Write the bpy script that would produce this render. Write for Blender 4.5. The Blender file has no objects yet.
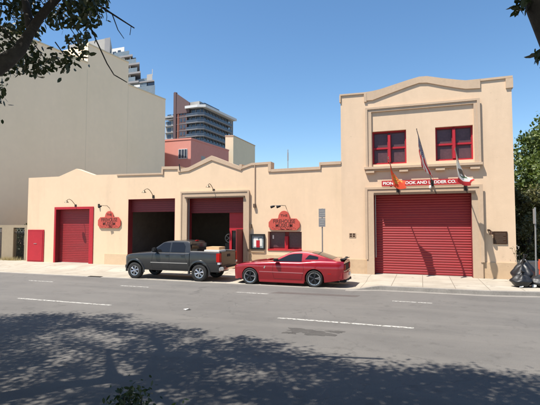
import bpy, bmesh, math, random
import numpy as np
from mathutils import Vector, Matrix
random.seed(7)
R = math.radians
SC = bpy.context.scene
COL = SC.collection

# ------------------------------------------------------------------ camera
cam = bpy.data.cameras.new('camera'); co = bpy.data.objects.new('camera', cam); COL.objects.link(co)
cam.sensor_width = 36.0; cam.lens = 36.0 * 430 / 540; cam.clip_start = 0.05; cam.clip_end = 3000
co.location = (0, 0, 2.5); co.rotation_euler = (R(93.0), 0, R(19.4))
SC.camera = co

# ------------------------------------------------------------------ light
SUN = Vector((-0.85, -1.0, 2.7)).normalized()
w = bpy.data.worlds.new('World'); SC.world = w; w.use_nodes = True
nt = w.node_tree; bg = nt.nodes['Background']
sky = nt.nodes.new('ShaderNodeTexSky'); sky.sky_type = 'NISHITA'; sky.sun_disc = False
sky.sun_elevation = math.asin(SUN.z); sky.sun_rotation = math.atan2(SUN.x, SUN.y)
sky.altitude = 0; sky.air_density = 1.0; sky.dust_density = 0.35; sky.ozone_density = 2.5
hs_ = nt.nodes.new('ShaderNodeHueSaturation'); hs_.inputs['Saturation'].default_value = 1.15; hs_.inputs['Hue'].default_value = .497
nt.links.new(sky.outputs[0], hs_.inputs['Color']); nt.links.new(hs_.outputs[0], bg.inputs[0]); bg.inputs[1].default_value = 0.103
sl = bpy.data.lights.new('sun', 'SUN'); sl.energy = 5.0; sl.angle = R(0.53); sl.color = (1.0, 0.95, 0.87)
so = bpy.data.objects.new('sun', sl); COL.objects.link(so); so.location = (0, 0, 60)
so.rotation_euler = SUN.to_track_quat('Z', 'Y').to_euler()
SC.view_settings.view_transform = 'Standard'; SC.view_settings.look = 'None'
SC.view_settings.gamma = 1.0; SC.view_settings.use_curve_mapping = False
SC.view_settings.exposure = 0.84

# ------------------------------------------------------------------ materials
def mat(name, color, rough=0.7, metal=0.0, var=0.0, vscale=2.0, bump=0.0, bscale=60.0, coat=0.0, spec=0.5,
        stain=None, stain_amt=0.0, stain_scale=0.4, transl=0.0, island=0.0, stretch=(1, 1, 1), streak=0.0):
    m = bpy.data.materials.new(name); m.use_nodes = True
    n = m.node_tree.nodes; l = m.node_tree.links; b = n['Principled BSDF']
    b.inputs['Base Color'].default_value = (*color, 1); b.inputs['Roughness'].default_value = rough
    b.inputs['Metallic'].default_value = metal; b.inputs['Coat Weight'].default_value = coat
    b.inputs['Coat Roughness'].default_value = 0.05; b.inputs['Specular IOR Level'].default_value = spec
    geo = n.new('ShaderNodeNewGeometry'); mp = n.new('ShaderNodeMapping'); mp.inputs['Scale'].default_value = stretch
    l.new(geo.outputs['Position'], mp.inputs['Vector']); pos = mp.outputs['Vector']
    cur = None
    def mixc(a, bcol, facsock, t='MIX'):
        mx = n.new('ShaderNodeMix'); mx.data_type = 'RGBA'; mx.blend_type = t
        if a is None: mx.inputs['A'].default_value = (*color, 1)
        else: l.new(a, mx.inputs['A'])
        mx.inputs['B'].default_value = (*bcol, 1)
        if isinstance(facsock, float): mx.inputs['Factor'].default_value = facsock
        else: l.new(facsock, mx.inputs['Factor'])
        return mx.outputs['Result']
    def noise(scale, detail=5.0, lo=0.35, hi=0.65, amt=1.0, vec=None):
        t = n.new('ShaderNodeTexNoise'); t.inputs['Scale'].default_value = scale; t.inputs['Detail'].default_value = detail
        t.inputs['Roughness'].default_value = 0.6; l.new(vec or pos, t.inputs['Vector'])
        r = n.new('ShaderNodeMapRange'); r.inputs['From Min'].default_value = lo; r.inputs['From Max'].default_value = hi
        r.inputs['To Max'].default_value = amt; l.new(t.outputs['Fac'], r.inputs['Value']); return r.outputs['Result']
    if var > 0:
        cur = mixc(cur, tuple(c * (1 - var) for c in color), noise(vscale))
        cur = mixc(cur, tuple(min(1, c * (1 + var)) for c in color), noise(vscale * 7.3, 3, .45, .75, .7))
    if island > 0:
        rr = n.new('ShaderNodeMapRange'); l.new(geo.outputs['Random Per Island'], rr.inputs['Value']); rr.inputs['To Max'].default_value = island
        cur = mixc(cur, (color[0] * 2.4, color[1] * 1.7, color[2] * 1.2), rr.outputs['Result'])
    if stain is not None:
        cur = mixc(cur, stain, noise(stain_scale, 6, .5, .72, stain_amt))
    if streak > 0:
        m2 = n.new('ShaderNodeMapping'); m2.inputs['Scale'].default_value = (1.3, 1.3, .20); l.new(geo.outputs['Position'], m2.inputs['Vector'])
        cur = mixc(cur, tuple(c * .62 for c in color), noise(1.0, 9, .50, .85, streak * .8, m2.outputs['Vector']))
        cur = mixc(cur, tuple(c * .55 for c in color), noise(5.5, 3, .70, .76, streak * .8))
    if cur is not None: l.new(cur, b.inputs['Base Color'])
    if bump > 0:
        t = n.new('ShaderNodeTexNoise'); t.inputs['Scale'].default_value = bscale; t.inputs['Detail'].default_value = 4; l.new(pos, t.inputs['Vector'])
        bp = n.new('ShaderNodeBump'); bp.inputs['Strength'].default_value = bump; bp.inputs['Distance'].default_value = 0.01
        l.new(t.outputs['Fac'], bp.inputs['Height']); l.new(bp.outputs['Normal'], b.inputs['Normal'])
    if transl > 0:
        tr = n.new('ShaderNodeBsdfTranslucent'); tr.inputs['Color'].default_value = (color[0] * 2.2, color[1] * 2.0, color[2] * .8, 1)
        ms = n.new('ShaderNodeMixShader'); ms.inputs[0].default_value = transl; out = n['Material Output']
        l.new(b.outputs[0], ms.inputs[1]); l.new(tr.outputs[0], ms.inputs[2]); l.new(ms.outputs[0], out.inputs['Surface'])
    m['_c'] = 1
    return m

M = {}
M['stucco'] = mat('stucco', (0.725, 0.53, 0.35), .9, streak=.42, var=.035, vscale=.7, bump=.35, bscale=40, stain=(.66, .48, .30), stain_amt=.35, stain_scale=.55)
M['stucco2'] = mat('stucco_tall', (0.67, 0.49, 0.33), .9, streak=.5, var=.04, vscale=.5, bump=.35, bscale=40, stain=(.64, .46, .30), stain_amt=.4, stain_scale=.5)
M['trim'] = mat('tan_trim', (0.51, 0.37, 0.25), .85, streak=.4, var=.07, vscale=1.5, bump=.25, bscale=50)
M['base'] = mat('tan_base', (0.54, 0.38, 0.235), .85, streak=.6, var=.08, vscale=1.2, bump=.25, bscale=50, stain=(.36, .26, .17), stain_amt=.5, stain_scale=1.2)
M['red'] = mat('red_paint', (0.42, 0.010, 0.020), .5, var=.10, vscale=1.5, bump=.05)
M['reddoor'] = mat('red_door_paint', (0.29, 0.017, 0.020), .55, var=.14, vscale=1.1, stain=(.22, .03, .033), stain_amt=.5, stain_scale=1.4, stretch=(.4, 1, 2.5))
M['maroon'] = mat('maroon_shaded_red', (0.18, 0.016, 0.019), .6, var=.1)  # maroon; on the red doors it carries their shade in the colour
M['brown'] = mat('brown_ledge', (0.10, 0.062, 0.038), .7, var=.15)
M['metal'] = mat('galvanised', (0.42, 0.41, 0.38), .5, .6, var=.15, vscale=5)
M['dmetal'] = mat('dark_iron', (0.035, 0.032, 0.03), .5, .4, var=.2)
M['black'] = mat('black_interior', (0.016, 0.015, 0.014), .8)
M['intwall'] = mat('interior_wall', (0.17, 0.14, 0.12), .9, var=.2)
M['glassdk'] = mat('window_dark', (0.10, 0.045, 0.050), .35, var=.3, vscale=1.5, spec=.6)
M['white'] = mat('white_paint', (0.75, 0.73, 0.68), .6, var=.05)
M['coral'] = mat('coral_sign', (0.50, 0.075, 0.050), .65, var=.10, vscale=3)
M['coralt'] = mat('sign_lettering', (0.10, 0.022, 0.016), .7)
M['signred'] = mat('sign_red', (0.42, 0.018, 0.022), .6, var=.1, vscale=3)
M['bronze'] = mat('bronze_plaque', (0.075, 0.036, 0.018), .45, .5, var=.35, vscale=14, bump=.6, bscale=35)
M['slab'] = mat('beige_slab', (0.92, 0.74, 0.515), .9, streak=.12, var=.03, vscale=.25, bump=.1, bscale=10, stain=(.80, .65, .42), stain_amt=.35, stain_scale=.12)
M['creambox'] = mat('cream_block', (0.70, 0.60, 0.42), .9, var=.04, vscale=.3)
M['pink'] = mat('pink_stucco', (0.60, 0.25, 0.20), .9, var=.05, vscale=.4)
M['hroof'] = mat('roofing', (0.25, 0.23, 0.21), .9, var=.1)
M['tglass'] = mat('tower_glass', (0.045, 0.06, 0.085), .12, var=.5, vscale=.25, spec=.7)
M['tbrown'] = mat('tower_maroon', (0.10, 0.058, 0.058), .8, var=.1, vscale=.1)
M['tslab'] = mat('tower_slab', (0.22, 0.22, 0.23), .8, var=.08, vscale=.3)
M['twhite'] = mat('tower_white', (0.55, 0.55, 0.54), .7)
M['tgrey'] = mat('tower_grey', (0.33, 0.32, 0.30), .8, var=.06, vscale=.3)
M['trust'] = mat('tower_rust', (0.26, 0.085, 0.05), .8, var=.1, vscale=.3)
M['trail'] = mat('rail_glass', (0.16, 0.20, 0.23), .15, var=.2, vscale=.8)
M['truck'] = mat('truck_paint', (0.030, 0.029, 0.029), .36, .4, coat=.6, var=.06, vscale=2, stain=(.10, .095, .085), stain_amt=.18, stain_scale=2.0)
M['tail_brown'] = mat('brown_tailgate', (0.050, 0.038, 0.030), .5, .3, coat=.4, var=.2, vscale=4)  # tailgate tone browner than the body paint
M['must'] = mat('car_red_paint', (0.33, 0.010, 0.018), .28, .40, coat=1.0, var=.05)
M['carglass'] = mat('car_glass', (0.012, 0.012, 0.014), .12, spec=.42)
M['trail2'] = mat('tinted_rail', (0.06, 0.075, 0.10), .15, var=.3, vscale=.5)
M['rubber'] = mat('tyre_rubber', (0.018, 0.017, 0.016), .8, var=.25, vscale=20)
M['alloy'] = mat('alloy_wheel', (0.55, 0.55, 0.56), .28, .9)
M['alloyd'] = mat('dark_alloy', (0.045, 0.045, 0.05), .35, .7)
M['chrome'] = mat('chrome', (0.80, 0.80, 0.80), .12, 1.0)
M['plastic'] = mat('black_plastic', (0.020, 0.020, 0.021), .65, spec=.15)
M['tlight'] = mat('tail_lamp', (0.40, 0.012, 0.010), .4, spec=.12)
M['hlight'] = mat('head_lamp', (0.65, 0.66, 0.68), .08, .3, coat=1)
M['crease'] = mat('crease_highlight', (0.50, 0.16, 0.17), .35, .3, coat=.6)  # lighter red for the highlight painted along the door crease
M['cream_w'] = mat('white_board', (0.70, 0.68, 0.62), .7, var=.04)
M['wood'] = mat('tan_wood', (0.55, 0.34, 0.18), .7, var=.12, vscale=6)
M['bark'] = mat('bark', (0.040, 0.034, 0.028), .9, var=.35, vscale=5, bump=.9, bscale=22, stain=(.075, .07, .06), stain_amt=.6, stain_scale=3)
M['leaf'] = mat('leaf_dark', (0.024, 0.040, 0.014), .5, island=.6, transl=.13)
M['leaf2'] = mat('leaf_mid', (0.075, 0.115, 0.034), .55, island=.6, transl=.2)
M['leaf3'] = mat('leaf_olive', (0.075, 0.085, 0.038), .6, island=.6, transl=.15)
M['grassy'] = mat('dry_grass', (0.20, 0.17, 0.07), .8, island=.4)
M['bag'] = mat('black_bag', (0.009, 0.009, 0.010), .45, bump=.5, bscale=14)
M['orange'] = mat('orange_plastic', (0.55, 0.085, 0.035), .6, var=.1)
M['concrete'] = mat('pale_concrete', (0.42, 0.39, 0.34), .85, var=.1, vscale=2)
M['kerb'] = mat('kerb_concrete', (0.22, 0.20, 0.175), .85, var=.2, vscale=2.5, bump=.3)
M['soil'] = mat('soil', (0.12, 0.09, 0.06), .95, var=.3, vscale=2, bump=.5)
M['lotground'] = mat('lot_ground', (0.20, 0.18, 0.15), .95, var=.2, vscale=.3)
M['fblue'] = mat('flag_blue', (0.03, 0.045, 0.15), .8)
M['fred'] = mat('flag_red', (0.48, 0.025, 0.025), .8, transl=.2)
M['fwhite'] = mat('flag_white', (0.70, 0.68, 0.64), .8, transl=.15)
M['forange'] = mat('flag_scarlet', (0.52, 0.060, 0.022), .8, transl=.25)
M['fgold'] = mat('flag_gold', (0.62, 0.30, 0.05), .8)
M['fbrown'] = mat('flag_brown', (0.20, 0.12, 0.07), .8)
M['fgreen'] = mat('flag_green', (0.10, 0.17, 0.07), .8)
M['lampm'] = mat('lamp_bronze', (0.17, 0.13, 0.085), .5, .5, var=.2)
M['poleglv'] = mat('sign_pole', (0.30, 0.29, 0.27), .55, .5, var=.15, vscale=4)
M['signgrey'] = mat('sign_grey', (0.24, 0.24, 0.24), .5, .2, var=.08)
M['poster'] = mat('poster_paper', (0.30, 0.33, 0.33), .5, var=.3, vscale=7)

def surf_mat(name, base, lines=None, **k): return mat(name, base, **k)

def asphalt():
    m = bpy.data.materials.new('asphalt'); m.use_nodes = True
    n = m.node_tree.nodes; l = m.node_tree.links; b = n['Principled BSDF']; b.inputs['Roughness'].default_value = .85
    g = n.new('ShaderNodeNewGeometry')
    def N(scale, lo, hi, vec=None, d=6):
        t = n.new('ShaderNodeTexNoise'); t.inputs['Scale'].default_value = scale; t.inputs['Detail'].default_value = d; t.inputs['Roughness'].default_value = .65
        l.new(vec or g.outputs['Position'], t.inputs['Vector'])
        r = n.new('ShaderNodeMapRange'); r.inputs['From Min'].default_value = lo; r.inputs['From Max'].default_value = hi; l.new(t.outputs['Fac'], r.inputs['Value']); return r.outputs['Result']
    def MX(a, c, f, t='MIX'):
        x = n.new('ShaderNodeMix'); x.data_type = 'RGBA'; x.blend_type = t
        if isinstance(a, tuple): x.inputs['A'].default_value = (*a, 1)
        else: l.new(a, x.inputs['A'])
        x.inputs['B'].default_value = (*c, 1)
        if isinstance(f, float): x.inputs['Factor'].default_value = f
        else: l.new(f, x.inputs['Factor'])
        return x.outputs['Result']
    def scaled(s, k):
        q = n.new('ShaderNodeMath'); q.operation = 'MULTIPLY'; q.inputs[1].default_value = k; l.new(s, q.inputs[0]); return q.outputs[0]
    mp = n.new('ShaderNodeMapping'); mp.inputs['Scale'].default_value = (.12, 1.0, 1); l.new(g.outputs['Position'], mp.inputs['Vector'])
    c = MX((.122, .113, .102), (.096, .089, .081), N(.35, .38, .62))
    c = MX(c, (.144, .132, .117), scaled(N(.9, .45, .7, mp.outputs['Vector']), .8))     # long pale wheel tracks
    c = MX(c, (.066, .060, .053), scaled(N(2.2, .57, .70), .6))                          # oil marks
    c = MX(c, (.21, .19, .165), scaled(N(95, .54, .70, d=2), .65))                     # aggregate
    c = MX(c, (.045, .042, .038), scaled(N(70, .55, .70, d=2), .6))
    # cracks
    v = n.new('ShaderNodeTexVoronoi'); v.feature = 'DISTANCE_TO_EDGE'; v.inputs['Scale'].default_value = .42; v.inputs['Randomness'].default_value = 1
    nz = n.new('ShaderNodeTexNoise'); nz.inputs['Scale'].default_value = 1.6; nz.inputs['Detail'].default_value = 6; l.new(g.outputs['Position'], nz.inputs['Vector'])
    va = n.new('ShaderNodeVectorMath'); va.operation = 'MULTIPLY_ADD'; va.inputs[1].default_value = (1.2, 1.2, 0); l.new(nz.outputs['Color'], va.inputs[0]); l.new(g.outputs['Position'], va.inputs[2]); l.new(va.outputs[0], v.inputs['Vector'])
    r = n.new('ShaderNodeMapRange'); r.inputs['From Min'].default_value = 0; r.inputs['From Max'].default_value = .010; r.inputs['To Min'].default_value = .35; r.inputs['To Max'].default_value = 0; l.new(v.outputs['Distance'], r.inputs['Value'])
    mul = n.new('ShaderNodeMath'); mul.operation = 'MULTIPLY'; l.new(r.outputs['Result'], mul.inputs[0]); l.new(N(.22, .44, .56), mul.inputs[1])
    c = MX(c, (.030, .028, .026), mul.outputs[0])
    l.new(c, b.inputs['Base Color'])
    t = n.new('ShaderNodeTexNoise'); t.inputs['Scale'].default_value = 90; t.inputs['Detail'].default_value = 4; l.new(g.outputs['Position'], t.inputs['Vector'])
    bp = n.new('ShaderNodeBump'); bp.inputs['Strength'].default_value = .5; bp.inputs['Distance'].default_value = .01; l.new(t.outputs['Fac'], bp.inputs['Height']); l.new(bp.outputs['Normal'], b.inputs['Normal'])
    return m
M['asphalt'] = asphalt()

def paving():
    m = bpy.data.materials.new('paving'); m.use_nodes = True
    n = m.node_tree.nodes; l = m.node_tree.links; b = n['Principled BSDF']; b.inputs['Roughness'].default_value = .85
    g = n.new('ShaderNodeNewGeometry')
    br = n.new('ShaderNodeTexBrick'); br.offset = 0; br.inputs['Color1'].default_value = (.37, .33, .265, 1); br.inputs['Color2'].default_value = (.335, .295, .235, 1)
    br.inputs['Mortar'].default_value = (.14, .115, .085, 1); br.inputs['Scale'].default_value = 1; br.inputs['Mortar Size'].default_value = .012
    br.inputs['Brick Width'].default_value = 1.15; br.inputs['Row Height'].default_value = 1.35; l.new(g.outputs['Position'], br.inputs['Vector'])
    t = n.new('ShaderNodeTexNoise'); t.inputs['Scale'].default_value = .9; t.inputs['Detail'].default_value = 8; t.inputs['Roughness'].default_value = .65; l.new(g.outputs['Position'], t.inputs['Vector'])
    r = n.new('ShaderNodeMapRange'); r.inputs['From Min'].default_value = .42; r.inputs['From Max'].default_value = .72; r.inputs['To Max'].default_value = .55; l.new(t.outputs['Fac'], r.inputs['Value'])
    x = n.new('ShaderNodeMix'); x.data_type = 'RGBA'; l.new(br.outputs['Color'], x.inputs['A']); x.inputs['B'].default_value = (.20, .165, .12, 1); l.new(r.outputs['Result'], x.inputs['Factor'])
    t2 = n.new('ShaderNodeTexNoise'); t2.inputs['Scale'].default_value = 3.1; t2.inputs['Detail'].default_value = 2; l.new(g.outputs['Position'], t2.inputs['Vector'])
    r2 = n.new('ShaderNodeMapRange'); r2.inputs['From Min'].default_value = .68; r2.inputs['From Max'].default_value = .76; r2.inputs['To Max'].default_value = .6; l.new(t2.outputs['Fac'], r2.inputs['Value'])
    y = n.new('ShaderNodeMix'); y.data_type = 'RGBA'; l.new(x.outputs['Result'], y.inputs['A']); y.inputs['B'].default_value = (.12, .10, .08, 1); l.new(r2.outputs['Result'], y.inputs['Factor'])
    l.new(y.outputs['Result'], b.inputs['Base Color'])
    bp = n.new('ShaderNodeBump'); bp.inputs['Strength'].default_value = .3; bp.inputs['Distance'].default_value = .01
    t3 = n.new('ShaderNodeTexNoise'); t3.inputs['Scale'].default_value = 70; l.new(g.outputs['Position'], t3.inputs['Vector']); l.new(t3.outputs['Fac'], bp.inputs['Height']); l.new(bp.outputs['Normal'], b.inputs['Normal'])
    return m
M['paving'] = paving()

def worn_paint():
    m = bpy.data.materials.new('worn_road_paint'); m.use_nodes = True
    n = m.node_tree.nodes; l = m.node_tree.links; b = n['Principled BSDF']; b.inputs['Roughness'].default_value = .7
    g = n.new('ShaderNodeNewGeometry'); t = n.new('ShaderNodeTexNoise'); t.inputs['Scale'].default_value = 14; t.inputs['Detail'].default_value = 8; l.new(g.outputs['Position'], t.inputs['Vector'])
    r = n.new('ShaderNodeMapRange'); r.inputs['From Min'].default_value = .46; r.inputs['From Max'].default_value = .60; l.new(t.outputs['Fac'], r.inputs['Value'])
    x = n.new('ShaderNodeMix'); x.data_type = 'RGBA'; x.inputs['A'].default_value = (.44, .42, .38, 1); x.inputs['B'].default_value = (.15, .14, .12, 1); l.new(r.outputs['Result'], x.inputs['Factor']); l.new(x.outputs['Result'], b.inputs['Base Color'])
    return m
M['paint'] = worn_paint()

# ------------------------------------------------------------------ object helpers
LOC = {}
def tag(o, label=None, cat=None, group=None, kind=None):
    if label: o['label'] = label
    if cat: o['category'] = cat
    if group: o['group'] = group
    if kind: o['kind'] = kind
    return o

def empty(name, loc, label=None, cat=None, group=None, rz=0):
    o = bpy.data.objects.new(name, None); COL.objects.link(o); o.location = loc; o.empty_display_size = .3
    o.rotation_euler = (0, 0, rz); LOC[o.name] = Vector(loc) if rz == 0 else Vector((0, 0, 0))
    return tag(o, label, cat, group)

def copy_tree(o, parent=None):
    c = o.copy(); COL.objects.link(c); c.parent = parent
    for k in ('label', 'group'):
        pass
    for ch in list(o.children): copy_tree(ch, c)
    return c

class MB:
    def __init__(s): s.v = []; s.f = []; s.m = []; s.mi = 0
    def face(s, pts, mi=None):
        i = len(s.v); s.v += [tuple(p) for p in pts]; s.f.append(tuple(range(i, i + len(pts)))); s.m.append(s.mi if mi is None else mi)
    def addmesh(s, vs, fs):
        i = len(s.v); s.v += [tuple(p) for p in vs]
        for f in fs: s.f.append(tuple(i + k for k in f)); s.m.append(s.mi)
    def box(s, x0, x1, y0, y1, z0, z1):
        v = [(x, y, z) for x in (x0, x1) for y in (y0, y1) for z in (z0, z1)]
        s.addmesh(v, [(0, 1, 3, 2), (4, 6, 7, 5), (0, 4, 5, 1), (2, 3, 7, 6), (0, 2, 6, 4), (1, 5, 7, 3)]); return s
    def prism(s, poly, y0, y1):            # poly in x,z; extruded along y
        n = len(poly); v = [(x, y0, z) for x, z in poly] + [(x, y1, z) for x, z in poly]
        s.addmesh(v, [tuple(range(n)), tuple(range(2 * n - 1, n - 1, -1))] + [((i + 1) % n, i, n + i, n + (i + 1) % n) for i in range(n)]); return s
    def prismz(s, poly, z0, z1):           # poly in x,y; extruded along z
        n = len(poly); v = [(x, y, z0) for x, y in poly] + [(x, y, z1) for x, y in poly]
        s.addmesh(v, [tuple(range(n - 1, -1, -1)), tuple(range(n, 2 * n))] + [(i, (i + 1) % n, n + (i + 1) % n, n + i) for i in range(n)]); return s
    def tube(s, pts, rad, n=8, cap=True):
        pts = [Vector(p) for p in pts]
        if not hasattr(rad, '__len__'): rad = [rad] * len(pts)
        rings = []; prev = None
        for i, p in enumerate(pts):
            d = (pts[min(i + 1, len(pts) - 1)] - pts[max(i - 1, 0)]).normalized()
            a = Vector((0, 0, 1)) if abs(d.z) < .9 else Vector((1, 0, 0))
            if prev is None: u = d.cross(a).normalized()
            else: u = (prev - d * prev.dot(d)).normalized()
            prev = u; vv = d.cross(u)
            rings.append([p + (u * math.cos(2 * math.pi * k / n) + vv * math.sin(2 * math.pi * k / n)) * rad[i] for k in range(n)])
        vs = [q for r_ in rings for q in r_]; fs = []
        for i in range(len(pts) - 1):
            for k in range(n): fs.append((i * n + k, i * n + (k + 1) % n, (i + 1) * n + (k + 1) % n, (i + 1) * n + k))
        if cap: fs += [tuple(range(n - 1, -1, -1)), tuple((len(pts) - 1) * n + k for k in range(n))]
        s.addmesh(vs, fs); return s
    def lathe_y(s, prof, c, n=40):         # prof: (radius, y) revolved about a y-parallel axis through c
        vs = []; fs = []; k = len(prof)
        for i in range(n):
            a = 2 * math.pi * i / n
            for r_, y in prof: vs.append((c[0] + r_ * math.cos(a), c[1] + y, c[2] + r_ * math.sin(a)))
        for i in range(n):
            j = (i + 1) % n
            for q in range(k - 1): fs.append((i * k + q, j * k + q, j * k + q + 1, i * k + q + 1))
        s.addmesh(vs, fs); return s
    def lathe_z(s, prof, c, n=24):
        vs = []; fs = []; k = len(prof)
        for i in range(n):
            a = 2 * math.pi * i / n
            for r_, z in prof: vs.append((c[0] + r_ * math.cos(a), c[1] + r_ * math.sin(a), c[2] + z))
        for i in range(n):
            j = (i + 1) % n
            for q in range(k - 1): fs.append((i * k + q, j * k + q, j * k + q + 1, i * k + q + 1))
        s.addmesh(vs, fs); return s
    def build(s, name, mats, parent=None, smooth=None, bevel=0.0, weld=False, fixn=True, split=False):
        if not isinstance(mats, (list, tuple)): mats = [mats]
        vs = s.v
        if parent is not None:
            root = parent
            while root.parent: root = root.parent
            L = LOC[root.name]
        else:
            a = np.array(vs); L = Vector(((a[:, 0].min() + a[:, 0].max()) / 2, (a[:, 1].min() + a[:, 1].max()) / 2, a[:, 2].min()))
        me = bpy.data.meshes.new(name); me.from_pydata([(x - L.x, y - L.y, z - L.z) for x, y, z in vs], [], s.f)
        for m_ in mats: me.materials.append(m_)
        me.polygons.foreach_set('material_index', s.m)
        bm = bmesh.new(); bm.from_mesh(me); bm.verts.index_update()
        if weld: bmesh.ops.remove_doubles(bm, verts=bm.verts, dist=1e-4)
        if fixn: bmesh.ops.recalc_face_normals(bm, faces=bm.faces)
        if bevel > 0:
            es = [e for e in bm.edges if len(e.link_faces) == 2 and e.calc_face_angle(0) > R(40)]
            bmesh.ops.bevel(bm, geom=es, offset=bevel, segments=2, affect='EDGES', clamp_overlap=True)
        if smooth is not None:
            for f in bm.faces: f.smooth = True
            for e in bm.edges:
                if len(e.link_faces) == 2 and e.calc_face_angle(0) > R(smooth): e.smooth = False
        if split:
            bm.verts.index_update(); bm.verts.ensure_lookup_table(); comp = {}; lists = []
            for v in bm.verts:
                if v.index in comp: continue
                st = [v]; comp[v.index] = len(lists); cur = [v]
                while st:
                    a_ = st.pop()
                    for e in a_.link_edges:
                        b_ = e.other_vert(a_)
                        if b_.index not in comp: comp[b_.index] = len(lists); st.append(b_); cur.append(b_)
                lists.append(cur)
            if len(lists) > 1:
                first = None; fcomp = {f.index: comp[f.verts[0].index] for f in bm.faces}
                for k in range(len(lists)):
                    b2 = bm.copy(); b2.faces.ensure_lookup_table(); b2.verts.ensure_lookup_table()
                    bmesh.ops.delete(b2, geom=[v for v in b2.verts if comp[v.index] != k], context='VERTS')
                    m2 = bpy.data.meshes.new(name)
                    for m_ in mats: m2.materials.append(m_)
                    b2.to_mesh(m2); b2.free(); o2 = bpy.data.objects.new(name, m2); COL.objects.link(o2); o2.parent = parent
                    first = first or o2
                bm.free(); return first
        bm.to_mesh(me); bm.free()
        o = bpy.data.objects.new(name, me); COL.objects.link(o)
        if parent is not None: o.parent = parent
        else: o.location = L; LOC[o.name] = L
        return o

def struct(mb, name, m, **k):
    o = mb.build(name, m, **k); o['kind'] = 'structure'; return o

def text_mesh(body, size, mt, name, parent, loc, rot, width=None, bold=0.0, depth=.006):
    cu = bpy.data.curves.new(name, 'FONT'); cu.body = body; cu.size = size; cu.align_x = 'CENTER'; cu.align_y = 'CENTER'
    cu.extrude = depth; cu.offset = bold
    tmp = bpy.data.objects.new('tmp_text', cu); COL.objects.link(tmp)
    bpy.context.view_layer.update()
    dg = bpy.context.evaluated_depsgraph_get(); me = bpy.data.meshes.new_from_object(tmp.evaluated_get(dg))
    bpy.data.objects.remove(tmp); bpy.data.curves.remove(cu)
    a = np.array([v.co for v in me.vertices]); wx = a[:, 0].max() - a[:, 0].min(); sx = (width / wx) if width else 1
    root = parent
    while root.parent: root = root.parent
    L = LOC[root.name]
    mtx = Matrix.Translation(Vector(loc) - L) @ rot @ Matrix.Diagonal((sx, 1, 1, 1))
    me.transform(mtx); me.materials.clear(); me.materials.append(mt)
    o = bpy.data.objects.new(name, me); COL.objects.link(o); o.parent = parent
    return o
ROTF = Matrix.Rotation(R(90), 4, 'X')       # text facing -y

WY = 21.2          # facade plane
# ------------------------------------------------------------------ ground, road, pavement
g = MB(); g.face([(-1500, -1500, -.06), (1500, -1500, -.06), (1500, 1500, -.06), (-1500, 1500, -.06)])
struct(g, 'ground', M['lotground'])
rd = MB(); xs = np.linspace(-260, 200, 3)
rd.face([(-260, 3.4, 0), (200, 3.4, 0), (200, 17.6, 0), (-260, 17.6, 0)])
struct(rd, 'road', M['asphalt'])

def yc(x): # road-side edge of far pavement
    base = 16.82
    if x > -2.6: base = 16.82 + .40 * min(1, (x + 2.6) / 1.0)
    if x > 2.2: base += .45 * (min(x, 4.6) - 2.2) / 2.4
    return base
def zs(x, y):
    def ss(t): t = max(0, min(1, t)); return t * t * (3 - 2 * t)
    ap = .012 + .138 * ss((y - 18.9) / 1.0)
    return ap + (.15 - ap) * ss((x + 2.7) / 1.2)
pv = MB(); X = list(np.linspace(-60, -26, 12)) + list(np.linspace(-25, -3, 23)) + list(np.linspace(-2.8, 5.2, 33)) + [8, 12, 20, 40, 80]
NY = 15
def prow(x):
    e = yc(x); k = .16 if True else 0
    return [(x, e + k, 0)] and [(x, e + k + (21.9 - e - k) * j / NY) for j in range(NY + 1)]
for a, b in zip(X[:-1], X[1:]):
    pa, pb = prow(a), prow(b)
    for j in range(NY):
        q = [pa[j], pb[j], pb[j + 1], pa[j + 1]]
        pv.face([(x, y, zs(x, y)) for x, y in q])
struct(pv, 'pavement', M['paving'], weld=True, smooth=60)
kb = MB()
for a, b in zip(X[:-1], X[1:]):
    for x0, x1 in ((a, b),):
        ya, yb = yc(x0), yc(x1); za, zb = zs(x0, ya), zs(x1, yb)
        kb.face([(x0, ya, -.02), (x1, yb, -.02), (x1, yb + .02, zb - .012), (x0, ya + .02, za - .012)])
        kb.face([(x0, ya + .02, za - .012), (x1, yb + .02, zb - .012), (x1, yb + .16, zb), (x0, ya + .16, za)])
struct(kb, 'kerb', M['kerb'], weld=True, smooth=60)
gu = MB()
for a, b in zip(X[:-1], X[1:]):
    if a >= -2.9: gu.face([(a, yc(a) - .34, .004), (b, yc(b) - .34, .004), (b, yc(b), .004), (a, yc(a), .004)])
struct(gu, 'gutter', M['kerb'], weld=True)
# near side pavement under the trees, with its kerb (camera stands here)
nk = MB(); nk.box(-260, 200, 3.24, 3.4, -.02, .15); struct(nk, 'near_kerb', M['kerb'], bevel=.015)
npv = MB(); npv.face([(-260, -6, .15), (200, -6, .15), (200, 3.24, .15), (-260, 3.24, .15)]); struct(npv, 'near_pavement', M['paving'])

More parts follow.
